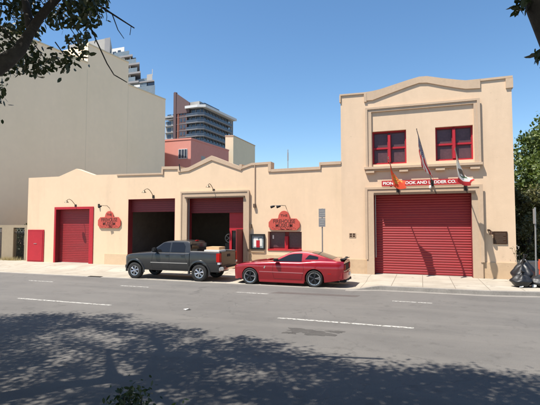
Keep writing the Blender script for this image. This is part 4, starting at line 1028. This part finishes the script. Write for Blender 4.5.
# distant condo tower (dark, with a blade wall)
ct_ = empty('condo_tower', (-99, 175, 0), 'distant dark condo tower with curved white roof and maroon blade wall', 'building')
C0 = Vector((-90.2, 167.0)); dr_ = Vector((math.sin(R(4)), math.cos(R(4)))); dl_ = Vector((-math.cos(R(4)), math.sin(R(4))))
def tp(a, b): v = C0 + dr_ * a + dl_ * b; return (v.x, v.y)
def tbox(mb, a0, a1, b0, b1, z0, z1): mb.prismz([tp(a0, b0), tp(a0, b1), tp(a1, b1), tp(a1, b0)], z0, z1)
q = MB(); tbox(q, .8, 25, .8, 11, 0, 54.5); q.build('glazing', M['tglass'], ct_)
q = MB(); tbox(q, 0, 20, 8.4, 14.6, 0, 53.0); q.build('wall', M['tbrown'], ct_)
q = MB(); tbox(q, 2, 20, 14.6, 21.5, 0, 50.5); q.build('wall', M['tgrey'], ct_)
q = MB(); tbox(q, 1, 2, 13.6, 22.5, 51.8, 52.7); tbox(q, 1, 18, 13.6, 22.5, 51.8, 52.6); q.build('roof', M['twhite'], ct_)
# slabs / balconies
for i in range(17):
    z = 54.0 - 3.1 * (i + 1)
    if z < 8: break
    q = MB(); a = 1.0 * math.sin(i * 1.3)
    q.prismz([tp(-.9, 8.4), tp(-.9, 2.2), tp(0.2, -.6), tp(26, -.6), tp(26, 3), tp(3, 8.4)], z, z + .45); s_ = q.build('balcony', M['tslab'], ct_)
    r_ = MB(); r_.prismz([tp(-.95, 8.2), tp(-.95, 2.2), tp(.15, -.66), tp(25.5, -.66), tp(25.5, -.58), tp(.2, -.58), tp(-.85, 2.25), tp(-.85, 8.2)], z + .45, z + 1.35); r_.build('railing', M['trail2'], s_)
    v = MB()
    for k in range(9): tbox(v, 1.5 + k * 2.8, 1.75 + k * 2.8, .55, .8, z + .45, z + 3.1)
    for k in range(3): tbox(v, .55, .8, 1.6 + k * 2.4, 1.9 + k * 2.4, z + .45, z + 3.1)
    v.build('mullion', M['tslab'], s_, split=True)
    w_ = MB()
    for b0 in (9.2, 10.9): tbox(w_, -.06, .02, b0, b0 + 1.0, z + 1.2, z + 2.7)
    for b0 in (15.4, 18.3): tbox(w_, 1.92, 2.02, b0, b0 + 2.2, z + .9, z + 2.7)
    w_.build('window', M['tglass'], ct_, split=True)
    w_ = MB(); tbox(w_, -.1, -.02, 8.7, 14.5, z + .1, z + .3); tbox(w_, 1.2, 2.0, 14.9, 21.4, z + .1, z + .4); w_.build('floor_band', M['tslab'], ct_)
q = MB(); tbox(q, -.2, 0, 12.7, 13.3, 8, 58); q.build('rust_stripe', M['trust'], ct_)
# curved white roof
q = MB(); pts = [(-1.6, 8.4)]
q.prismz([tp(-1.4, 8.6), tp(-1.4, 2.0), tp(0, -1.4), tp(28.5, -1.8), tp(28.5, 2.5), tp(3, 9.4)], 54.5, 55.6); q.build('roof', M['twhite'], ct_)
q = MB(); tbox(q, 2.5, 12, 3.5, 9.5, 55.6, 58.3); q.build('penthouse', M['tgrey'], ct_)
q = MB(); tbox(q, 3, 16, 1.0, 3.4, 55.6, 57.4); q.build('penthouse', M['tglass'], ct_)
# blade wall: a tall triangular fin
bl = MB(); A = tp(-.6, 15.0); B = tp(-.6, 13.9); Cc = tp(1.0, 5.2)
vs = [(*tp(-.6, 15.1), 8), (*tp(-.6, 5.6), 8), (*tp(-.6, 5.6), 56.2), (*tp(-.6, 13.6), 62.0), (*tp(-.6, 15.1), 62.6),
      (*tp(.2, 15.1), 8), (*tp(.2, 5.6), 8), (*tp(.2, 5.6), 56.2), (*tp(.2, 13.6), 62.0), (*tp(.2, 15.1), 62.6)]
vs2 = [(*tp(-.3, 15.1), 52.8), (*tp(-.3, 7.0), 52.8), (*tp(-.3, 7.0), 57.4), (*tp(-.3, 13.6), 62.0), (*tp(-.3, 15.1), 63.2)] + [(*tp(.4, 15.1), 52.8), (*tp(.4, 7.0), 52.8), (*tp(.4, 7.0), 57.4), (*tp(.4, 13.6), 62.0), (*tp(.4, 15.1), 63.2)]
bl.addmesh(vs2, [(0, 1, 2, 3, 4), (9, 8, 7, 6, 5), (0, 5, 6, 1), (1, 6, 7, 2), (2, 7, 8, 3), (3, 8, 9, 4), (4, 9, 5, 0)])
tbox(bl, -.5, .5, 14.0, 15.4, 8, 62.8)
bl.build('blade_wall', M['tbrown'], ct_)
q = MB(); tbox(q, 25, 27, 0, .5, 8, 54.5); tbox(q, 27.4, 28, 0, .5, 8, 54.5); q.build('corner_post', M['tslab'], ct_, split=True)

# terraced high-rise behind the slab
th = empty('terraced_highrise', (-40, 54, 0), 'pale stepped high-rise with glass balconies peeking over the beige slab', 'building')
def hb(x0, x1, y0, d, z0, z1, name, m, par=None, mb=None):
    mb = mb or MB(); k = -.72          # end walls run back along the line away from the street corner
    mb.prismz([(x0, y0), (x1, y0), (x1 + k * d, y0 + d), (x0 + k * d, y0 + d)], z0, z1); return mb.build(name, m, par or th)
hb(-50, -42.25, 50, 8, 0, 29.7, 'wall', M['tgrey']); hb(-43.2, -42.24, 49.98, 2, 24, 29.75, 'wall', M['tslab'])  # second block's darker grey paints the shaded right portion
hb(-42.25, -39.7, 50.6, 8, 0, 27.6, 'wall', M['tgrey'])
hb(-42.1, -39.9, 50.2, 1.5, 26.4, 28.1, 'wall', M['twhite'])
hb(-41.0, -40.5, 50.15, .05, 27.0, 27.7, 'window', M['tglass']); hb(-41.9, -41.3, 50.15, .05, 27.0, 27.6, 'window', M['tglass'])
hb(-44.6, -44.0, 49.95, .05, 28.0, 28.5, 'window', M['tglass'])
hb(-40.2, -38.4, 50.9, 7, 0, 26.6, 'glazing', M['tglass'])
for i, (z, ext) in enumerate(((26.6, -38.3), (25.3, -37.1), (24.0, -36.9), (22.7, -37.2))):
    s_ = hb(-41.5, ext, 50.0, 6, z - .12, z + .14, 'balcony', M['tslab'])
    hb(-41.5, ext - .6, 50.03, .06, z + .14, z + .75, 'railing', M['trail'], s_)
for x in (-40.8, -39.9, -38.9): hb(x, x + .12, 50.2, .15, 20, 26.4, 'column', M['twhite'])
hb(-39, -36.2, 50.5, 6, 0, 23.2, 'glazing', M['trail']); hb(-39, -35.0, 50.6, 6, 0, 22.6, 'glazing', M['tglass'])
hb(-39.0, -34.9, 50.4, 6, 22.6, 22.8, 'roof', M['tslab'])
hb(-36.2, -35.3, 50.5, 1, 22.8, 23.7, 'roof_unit', M['tgrey']); hb(-35.7, -35.6, 51, .1, 23.7, 24.6, 'roof_mast', M['tgrey'])
hb(-40.5, -34.05, 49.4, 6, 0, 20.3, 'wall', M['tgrey'])
hb(-38.5, -34.0, 49.3, .08, 20.3, 21.6, 'railing', M['trail'])
hb(-37.6, -36.6, 49.5, .8, 20.3, 22.0, 'terrace_unit', M['twhite'])
hb(-38.6, -38.0, 49.6, .8, 20.3, 21.7, 'terrace_unit', M['twhite'])

# ------------------------------------------------------------------ foliage
def leaf_mesh(name, pts, size, mt, parent, seed=1, six=True, droop=.3, sizes=None):
    rs = np.random.RandomState(seed); n = len(pts); pts = np.asarray(pts, float)
    d = rs.normal(size=(n, 3)); d[:, 2] -= droop * 2; d /= np.linalg.norm(d, axis=1)[:, None]
    a = rs.normal(size=(n, 3)); a -= (a * d).sum(1)[:, None] * d; a /= np.linalg.norm(a, axis=1)[:, None]
    s_ = (size * rs.uniform(.65, 1.25, n))[:, None] if sizes is None else sizes[:, None]
    if six: shp = [(0, 0), (.28, .22), (.68, .20), (1, 0), (.68, -.20), (.28, -.22)]
    else: shp = [(0, 0), (.5, .30), (1, 0), (.5, -.30)]
    k = len(shp); nrm = np.cross(d, a)
    V = np.stack([pts + d * s_ * u + a * s_ * v + nrm * s_ * (.10 * (u - .5) ** 2) for u, v in shp], 1).reshape(-1, 3)
    root = parent
    while root.parent: root = root.parent
    V -= np.array(LOC[root.name])
    me = bpy.data.meshes.new(name); me.vertices.add(n * k); me.vertices.foreach_set('co', V.ravel())
    me.loops.add(n * k); me.loops.foreach_set('vertex_index', np.arange(n * k, dtype=np.int32)); me.polygons.add(n)
    me.polygons.foreach_set('loop_start', np.arange(0, n * k, k, dtype=np.int32)); me.materials.append(mt); me.update(calc_edges=True); me.validate()
    o = bpy.data.objects.new(name, me); COL.objects.link(o); o.parent = parent; return o
CAMR = co.rotation_euler.to_matrix(); f_ = -(CAMR @ Vector((0, 0, 1))); r_v = CAMR @ Vector((1, 0, 0)); u_v = CAMR @ Vector((0, 1, 0))
f_, r_v, u_v = map(np.array, (f_, r_v, u_v))

def clumps_to_points(cl, n_per, rad, rs, flat=.75):
    out = []
    for c in cl:
        k = int(n_per * rs.uniform(.6, 1.4)); q = rs.normal(size=(k, 3)) * rad * .55 * rs.uniform(.7, 1.3); q[:, 2] *= flat; out.append(np.asarray(c) + q)
    return np.concatenate(out)
def canopy(seed, n, xr, yfun, zr, x_in, hole):
    rs = np.random.RandomState(seed); cl = []
    while len(cl) < n:
        x = rs.uniform(*xr); z = rs.uniform(*zr); y = rs.uniform(-5.5, yfun(x + .315 * z) - .37 * z)
        p = np.array([x, y, z]); v = p - np.array([0, 0, 2.5]); dz = v @ f_
        if dz > .2:
            px, py = v @ r_v / dz * 430 + 270, 202.5 - v @ u_v / dz * 430
            if -60 < px < 610 and py > -70: continue
        sx, sy = x + .315 * z, y + .37 * z
        if hole(sx, sy, rs): continue
        cl.append(p)
    return cl
def edge(sx): # far edge of the canopy shadow on the road
    return float(np.interp(sx, [-16, -11, -9.3, -7.9, -6.6, -5.2, -4.2, -3.0, -2.0, -.6, .6, 2, 4, 8], [8.2, 8.9, 9.8, 10.1, 9.9, 9.2, 8.6, 8.9, 8.2, 8.1, 8.4, 8.2, 8.2, 8.2])) - .15
def hole(sx, sy, rs):
    g_ = math.sin(sx * 1.7 + sy * .9) + math.sin(sx * .8 - sy * 2.3 + 1) + .8 * math.sin(sx * 3.1 + sy * 2.7)
    inside = edge(sx) - sy
    if -8.8 < sx < -4.2 and 1.3 < inside < 3.0: return g_ > -.1 and rs.rand() < .80
    return g_ > 1.7 and rs.rand() < .6
# left street tree
lt_ = empty('street_tree', (-6.9, 3.0, .15), 'large leafy street tree overhanging the road at the upper left', 'tree')
tk = MB()
tk.tube([(-6.9, 3.0, .05), (-6.88, 3.05, .6), (-6.82, 3.2, 1.6), (-6.75, 3.6, 2.6), (-6.4, 4.1, 3.7), (-5.91, 4.35, 4.62)], [.36, .30, .27, .23, .18, .13], 14)
tk.tube([(-6.4, 4.1, 3.7), (-5.91, 4.35, 4.62), (-5.56, 4.45, 4.86), (-5.44, 4.55, 5.03), (-5.45, 4.7, 5.32), (-5.39, 4.85, 5.67), (-5.24, 5.0, 6.0), (-5.0, 5.2, 6.38), (-4.1, 5.5, 7.3), (-3.2, 5.5, 7.9)], [.18, .135, .11, .085, .070, .062, .060, .055, .05, .04], 12)
tk.build('trunk', M['bark'], lt_, smooth=60)
lb = MB()
for pts, r0, r1 in (([(-6.2, 4.2, 4.1), (-6.6, 4.0, 5.4), (-7.2, 3.8, 6.6), (-8.4, 4.4, 7.6)], .16, .05), ([(-5.75, 4.42, 4.80), (-6.15, 4.6, 5.2), (-7.0, 5.2, 6.4), (-8.2, 5.8, 7.3), (-10, 5.6, 8)], .12, .04),
                    ([(-6.75, 3.6, 2.6), (-7.8, 2.6, 4.4), (-9.4, 1.6, 6.2), (-11, 1.5, 7.6)], .18, .05), ([(-6.6, 4.0, 5.4), (-5.4, 2.8, 6.8), (-3.9, 1.8, 8)], .12, .04),
                    ([(-5.42, 4.72, 5.35), (-5.9, 5.0, 6.1), (-6.6, 5.4, 7.2), (-6.9, 5.6, 8.4)], .07, .03)):
    lb.tube(pts, list(np.linspace(r0, r1, len(pts))), 9)
lb.tube([(-5.3, 5.05, 6.35), (-5.11, 5.5, 6.19), (-4.92, 5.5, 6.09), (-4.62, 5.5, 5.88), (-4.19, 5.5, 5.58)], [.03, .022, .018, .014, .009], 6)
lb.tube([(-4.62, 5.5, 5.88), (-4.56, 5.5, 5.74), (-4.50, 5.5, 5.60), (-4.38, 5.5, 5.44)], [.009, .008, .007, .005], 5)
lb.tube([(-4.25, 5.5, 5.62), (-4.26, 5.5, 5.54), (-4.27, 5.5, 5.48)], .005, 5)
lb.tube([(-5.2, 5.4, 5.95), (-5.10, 5.5, 5.78), (-4.99, 5.5, 5.64), (-4.93, 5.5, 5.50), (-4.82, 5.5, 5.30), (-4.70, 5.5, 5.08), (-4.56, 5.5, 4.88), (-4.31, 5.5, 4.73)], [.016, .014, .012, .011, .011, .010, .009, .007], 6)
lb.tube([(-4.75, 5.5, 5.97), (-4.72, 5.5, 5.85), (-4.73, 5.5, 5.78)], .005, 5)
lb.build('limbs', M['bark'], lt_, smooth=60)
rs = np.random.RandomState(5)
cl = canopy(11, 2600, (-17, -2.2), edge, (6.3, 9.4), None, hole)
pts1 = clumps_to_points(cl, 105, .42, rs)
# low hanging sprays round the left limb
SPRAYS_LEFT = [(-5.57, 6.04, 6.37), (-7.54, 6.43, 7.60), (-6.43, 6.02, 6.33), (-6.67, 5.39, 6.87), (-5.63, 6.31, 6.96), (-8.93, 6.55, 7.73), (-7.25, 5.94, 7.52), (-7.65, 6.30, 7.37), (-7.14, 5.87, 6.25), (-7.65, 5.65, 5.84), (-8.05, 5.89, 6.93), (-4.67, 5.17, 5.98), (-5.58, 5.84, 6.97), (-7.44, 6.31, 5.78), (-4.92, 5.27, 6.15), (-4.73, 5.27, 6.04), (-7.31, 5.68, 7.01), (-8.41, 6.33, 7.64), (-6.32, 5.50, 5.94), (-5.39, 5.76, 6.25), (-6.98, 6.54, 6.77), (-6.71, 5.68, 6.71), (-7.21, 5.35, 6.66), (-7.44, 6.02, 6.29), (-5.72, 5.39, 6.04), (-7.25, 5.43, 5.75), (-6.87, 5.15, 6.30), (-5.98, 6.22, 7.17), (-5.30, 5.87, 6.44), (-6.83, 5.59, 5.89), (-6.40, 5.44, 6.88), (-5.26, 5.47, 6.24), (-5.81, 6.07, 6.26), (-5.95, 6.07, 7.02), (-5.10, 5.57, 6.46), (-7.75, 6.59, 6.82), (-6.53, 5.66, 6.69), (-5.33, 5.35, 6.52), (-6.51, 5.55, 7.15), (-8.89, 6.40, 8.10), (-6.96, 5.78, 5.66), (-6.63, 5.66, 6.19), (-6.62, 5.48, 6.52), (-8.30, 5.94, 6.01), (-8.41, 5.91, 7.67), (-7.58, 5.55, 6.85), (-7.74, 5.79, 5.82), (-6.54, 5.69, 7.10), (-5.87, 6.24, 7.04), (-6.14, 6.26, 7.15), (-5.72, 6.06, 6.41), (-6.41, 5.24, 6.16), (-7.39, 5.58, 6.74), (-7.79, 6.45, 6.25), (-5.97, 6.45, 6.77), (-7.36, 6.01, 6.88), (-7.62, 6.54, 6.63), (-7.54, 5.41, 6.77), (-9.07, 6.48, 7.51), (-7.62, 6.49, 6.17), (-5.23, 5.54, 6.41), (-7.58, 5.39, 5.67), (-6.10, 5.29, 5.21), (-5.89, 5.27, 5.11), (-6.24, 5.75, 5.35), (-5.40, 5.16, 5.10), (-5.33, 5.34, 5.09), (-5.37, 5.58, 5.42), (-4.94, 5.22, 5.35), (-5.12, 5.50, 5.76), (-4.97, 5.40, 5.89), (-4.59, 5.11, 5.78), (-4.89, 5.52, 6.13), (-6.74, 5.34, 5.24), (-6.44, 5.25, 5.17), (-6.85, 5.78, 5.48), (-5.52, 5.69, 5.66), (-6.11, 5.41, 5.42), (-6.86, 5.32, 4.65), (-6.59, 5.11, 4.33), (-7.19, 5.61, 4.98), (-5.06, 5.29, 5.72), (-5.11, 5.46, 6.11), (-5.52, 5.54, 6.18), (-6.29, 5.63, 6.43), (-6.03, 5.21, 6.08), (-6.37, 5.16, 5.98), (-7.05, 5.64, 5.98), (-6.27, 5.14, 5.41), (-6.91, 5.38, 5.59), (-6.51, 5.13, 6.19), (-5.43, 5.25, 5.86), (-5.13, 5.23, 5.74), (-6.87, 5.69, 6.15), (-5.14, 5.62, 6.26)]
vis = [np.array(p) - np.array([.16 if p[2] < 4.45 and p[0] < -5 else 0, 0, 0]) for p in SPRAYS_LEFT]
pts2 = clumps_to_points(vis, 34, .15, rs, 1.0)
leaf_mesh('crown', np.concatenate([pts1, pts2]), .112, M['leaf'], lt_, 3)
# fine twigs carrying the hanging sprays
tw_ = MB()
for p in vis[::2]:
    p = Vector(p); tw_.tube([p + Vector((-.18, -.1, .35)), p + Vector((-.05, 0, .12)), p], [.010, .007, .004], 5)
tw_.build('twig', M['bark'], lt_, split=True)
# right street tree
rt_ = empty('street_tree', (2.9, 4.2, .15), 'second street tree whose limb hangs in at the upper right corner', 'tree')
tk = MB(); tk.tube([(2.9, 3.9, .05), (2.85, 4.0, 1.4), (2.6, 4.4, 2.5), (2.15, 5.1, 3.35), (1.52, 5.4, 4.15), (1.34, 5.2, 4.50), (1.18, 5.0, 4.78), (1.03, 4.8, 5.08), (.9, 4.7, 6.2), (.2, 4.6, 7.2)], [.30, .25, .22, .19, .16, .135, .125, .11, .08, .04], 12)
tk.tube([(2.6, 4.4, 2.5), (3.4, 4.0, 4.2), (4.2, 3.6, 6.0), (4.8, 4.2, 7.6)], [.20, .15, .1, .05], 10); tk.build('trunk', M['bark'], rt_, smooth=60)
cl = canopy(23, 2100, (-3.4, 8.5), edge, (6.3, 9.4), None, hole)
pts1 = clumps_to_points(cl, 105, .42, rs)
SPRAYS_RIGHT = [(0.96, 4.90, 4.79), (1.00, 4.90, 4.74), (1.04, 4.90, 4.76), (1.16, 4.90, 4.26), (1.22, 4.90, 4.21), (1.08, 4.90, 4.85)]
v2 = [np.array(p) for p in SPRAYS_RIGHT]
leaf_mesh('crown', np.concatenate([pts1, clumps_to_points(v2, 7, .07, rs, 1.0)]), .112, M['leaf'], rt_, 8)

# shrub just below the camera
sh = empty('roadside_shrub', (-1.5, 3.0, .15), 'dark leafy shrub tip at the bottom edge of the view', 'shrub')
st_ = MB(); c0 = np.array((-2.46, 3.3, 0.80))
sh.location = (c0[0], c0[1], .15); LOC[sh.name] = Vector((c0[0], c0[1], .15))
q = []
for k in range(26):
    a = rs.uniform(0, 6.28); r_ = rs.uniform(0, .26); top = (c0[0] + r_ * math.cos(a), c0[1] + r_ * math.sin(a), c0[2] + rs.uniform(-.35, .10) + .12 * (1 - r_ / .34))
    st_.tube([(c0[0] + .3 * r_ * math.cos(a), c0[1] + .3 * r_ * math.sin(a), .13), ((c0[0] + top[0]) / 2, (c0[1] + top[1]) / 2, top[2] * .6), top], [.012, .009, .005], 5); q.append(top); q.append((top[0], top[1], top[2] - .15))
    q.append((top[0] * .7 + c0[0] * .3, top[1] * .7 + c0[1] * .3, top[2] - .4))
st_.build('stem', M['bark'], sh); leaf_mesh('foliage', clumps_to_points(q, 46, .10, rs, 1.0), .05, M['leaf'], sh, 4)
tp_ = np.array((-2.01, 3.3, 0.96)); q2 = empty('roadside_sprig', (tp_[0], tp_[1], .15), 'single light green sprig right of the dark shrub tip', 'plant')
MB().tube([(tp_[0], tp_[1], .12), (tp_[0] - .03, tp_[1], tp_[2] * .6), tuple(tp_)], [.008, .006, .003], 5).build('stem', M['bark'], q2)
leaf_mesh('foliage', clumps_to_points([tp_, tp_ - [0, 0, .12]], 14, .06, rs), .05, M['leaf2'], q2, 6)

# grass tufts by the left gate
mb = MB()
for k in range(500):
    x, y = -26.1 + rs.normal() * .55, 21.5 + rs.normal() * .12; h = rs.uniform(.08, .34); dx, dy = rs.normal(size=2) * .08
    mb.face([(x - .008, y, .14), (x + .008, y, .14), (x + dx, y + dy, .14 + h)])
tag(mb.build('grass', M['grassy'], fixn=False), 'dry grass growing at the foot of the yard wall gate', 'grass', kind='stuff')

# trees and bushes beyond the right end
def tree(x, y, h, r, label, seed, mt, name='background_tree', n=60, leaf=.30, base=.35, cat='tree', squash=1.0):
    rs_ = np.random.RandomState(seed); rt = empty(name, (x, y, -.05), label, cat, 'trees and bushes beyond the right end of the firehouse')
    tk = MB(); tk.tube([(x, y, -.06), (x + .1, y, h * .25), (x - .1, y + .1, h * .5), (x + .15, y, h * .8)], [r * .085 + .05, r * .07 + .03, r * .05 + .02, .03], 10)
    cl = []
    for k in range(n):
        v = rs_.normal(size=3); v /= np.linalg.norm(v); q = rs_.uniform(.35, 1.0) ** .5
        lump = 1 + .22 * math.sin(v[0] * 5 + seed) + .18 * math.sin(v[2] * 7 + v[1] * 5 + seed * 2)
        c = np.array([x, y, h * (base + 1) / 2]) + v * np.array([r, r, h * (1 - base) / 2 * squash]) * q * lump; cl.append(c)
        if k % 5 == 0: tk.tube([(x, y, h * rs_.uniform(.25, .5)), ((x + c[0]) / 2, (y + c[1]) / 2, c[2] * .8), tuple(c)], [r * .03 + .01, .03, .012], 6)
    tk.build('trunk' if cat == 'tree' else 'stem', M['bark'], rt, smooth=60)
    leaf_mesh('crown' if cat == 'tree' else 'foliage', clumps_to_points(cl, 150, r * .22, rs_, .8), leaf, mt, rt, seed, six=False, droop=.1)
tree(9.0, 33, 10.2, 2.6, 'tall pale green tree standing furthest right beyond the firehouse', 1, M['leaf2'], n=130, leaf=.26, base=.42)
tree(7.0, 30.5, 7.6, 2.0, 'round bushy green tree close behind the right end wall', 2, M['leaf2'], n=70, leaf=.24, base=.15)
tree(10.5, 38, 9.4, 3.4, 'wide dark tree behind the tall pale green one', 3, M['leaf'], n=80, leaf=.3, base=.1)
tree(6.2, 26.5, 4.6, 1.5, 'olive feathery bush over the low concrete wall', 4, M['leaf3'], name='background_bush', cat='bush', n=60, leaf=.20, base=.02)
tree(5.0, 24.6, 2.9, .95, 'narrow olive bush at the corner of the firehouse', 5, M['leaf3'], name='background_bush', cat='bush', n=40, leaf=.14, base=.0)
tree(14.5, 46, 10, 4, 'broad tree in the far background on the right', 6, M['leaf'], n=80, leaf=.35, base=.1)
tree(8.6, 25.5, 4.2, 1.7, 'low dark bush beside the orange barrier', 7, M['leaf'], name='background_bush', cat='bush', n=50, leaf=.2, base=.0)
tree(6.0, 35.5, 6.5, 2.3, 'dark green bush filling the gap behind the firehouse corner', 9, M['leaf'], name='background_bush', cat='bush', n=70, leaf=.26, base=.0)
# twiggy plant at the corner
tw = empty('corner_sprig', (3.75, 21.0, .15), 'thin twiggy sprig growing up the right corner of the firehouse', 'plant')
MB().tube([(3.9, 21.0, .12), (3.86, 20.95, .9), (3.72, 20.9, 1.5)], [.012, .009, .004], 5).tube([(3.86, 20.95, .9), (3.6, 20.9, 1.55)], [.008, .003], 5).tube([(3.87, 20.95, .8), (3.95, 20.9, 1.4)], [.008, .003], 5).build('stem', M['bark'], tw)
leaf_mesh('foliage', clumps_to_points([(3.72, 20.9, 1.4), (3.62, 20.9, 1.5), (3.93, 20.9, 1.3), (3.85, 20.9, 1.0)], 9, .12, rs), .07, M['leaf3'], tw, 9)
# dark shrubs behind the gates
tree(-25.6, 24.0, 2.6, 1.0, 'dark bush behind the right iron gate of the yard wall', 11, M['leaf'], name='yard_bush', cat='bush', n=40, leaf=.16, base=.0)
tree(-27.9, 24.0, 2.6, 1.0, 'dark bush behind the left iron gate of the yard wall', 12, M['leaf'], name='yard_bush', cat='bush', n=40, leaf=.16, base=.0)
for o in bpy.data.objects:
    if o.name.startswith('yard_bush') and 'group' in o: o['group'] = 'bushes behind the yard wall'

# hose reel glimpsed inside the third doorway
hr = empty('hose_reel', (-10.45, 22.6, .15), 'chrome hose reel in the dark doorway behind the pickup bed', 'hose reel')
q = MB(); q.lathe_y([(.24, -.03), (.27, 0), (.24, .03), (.21, 0), (.24, -.03)], (-10.45, 22.6, 1.75), 28)
for k in range(5): a = k * 1.257; q.tube([(-10.45, 22.6, 1.75), (-10.45 + .23 * math.cos(a), 22.6, 1.75 + .23 * math.sin(a))], .012, 6)
q.build('wheel', M['metal'], hr, smooth=50)
MB().box(-10.75, -10.15, 22.7, 22.9, .153, 1.45).box(-10.48, -10.42, 22.62, 22.7, 1.2, 1.8).build('stand', M['dmetal'], hr)

SC.render.engine = 'CYCLES'
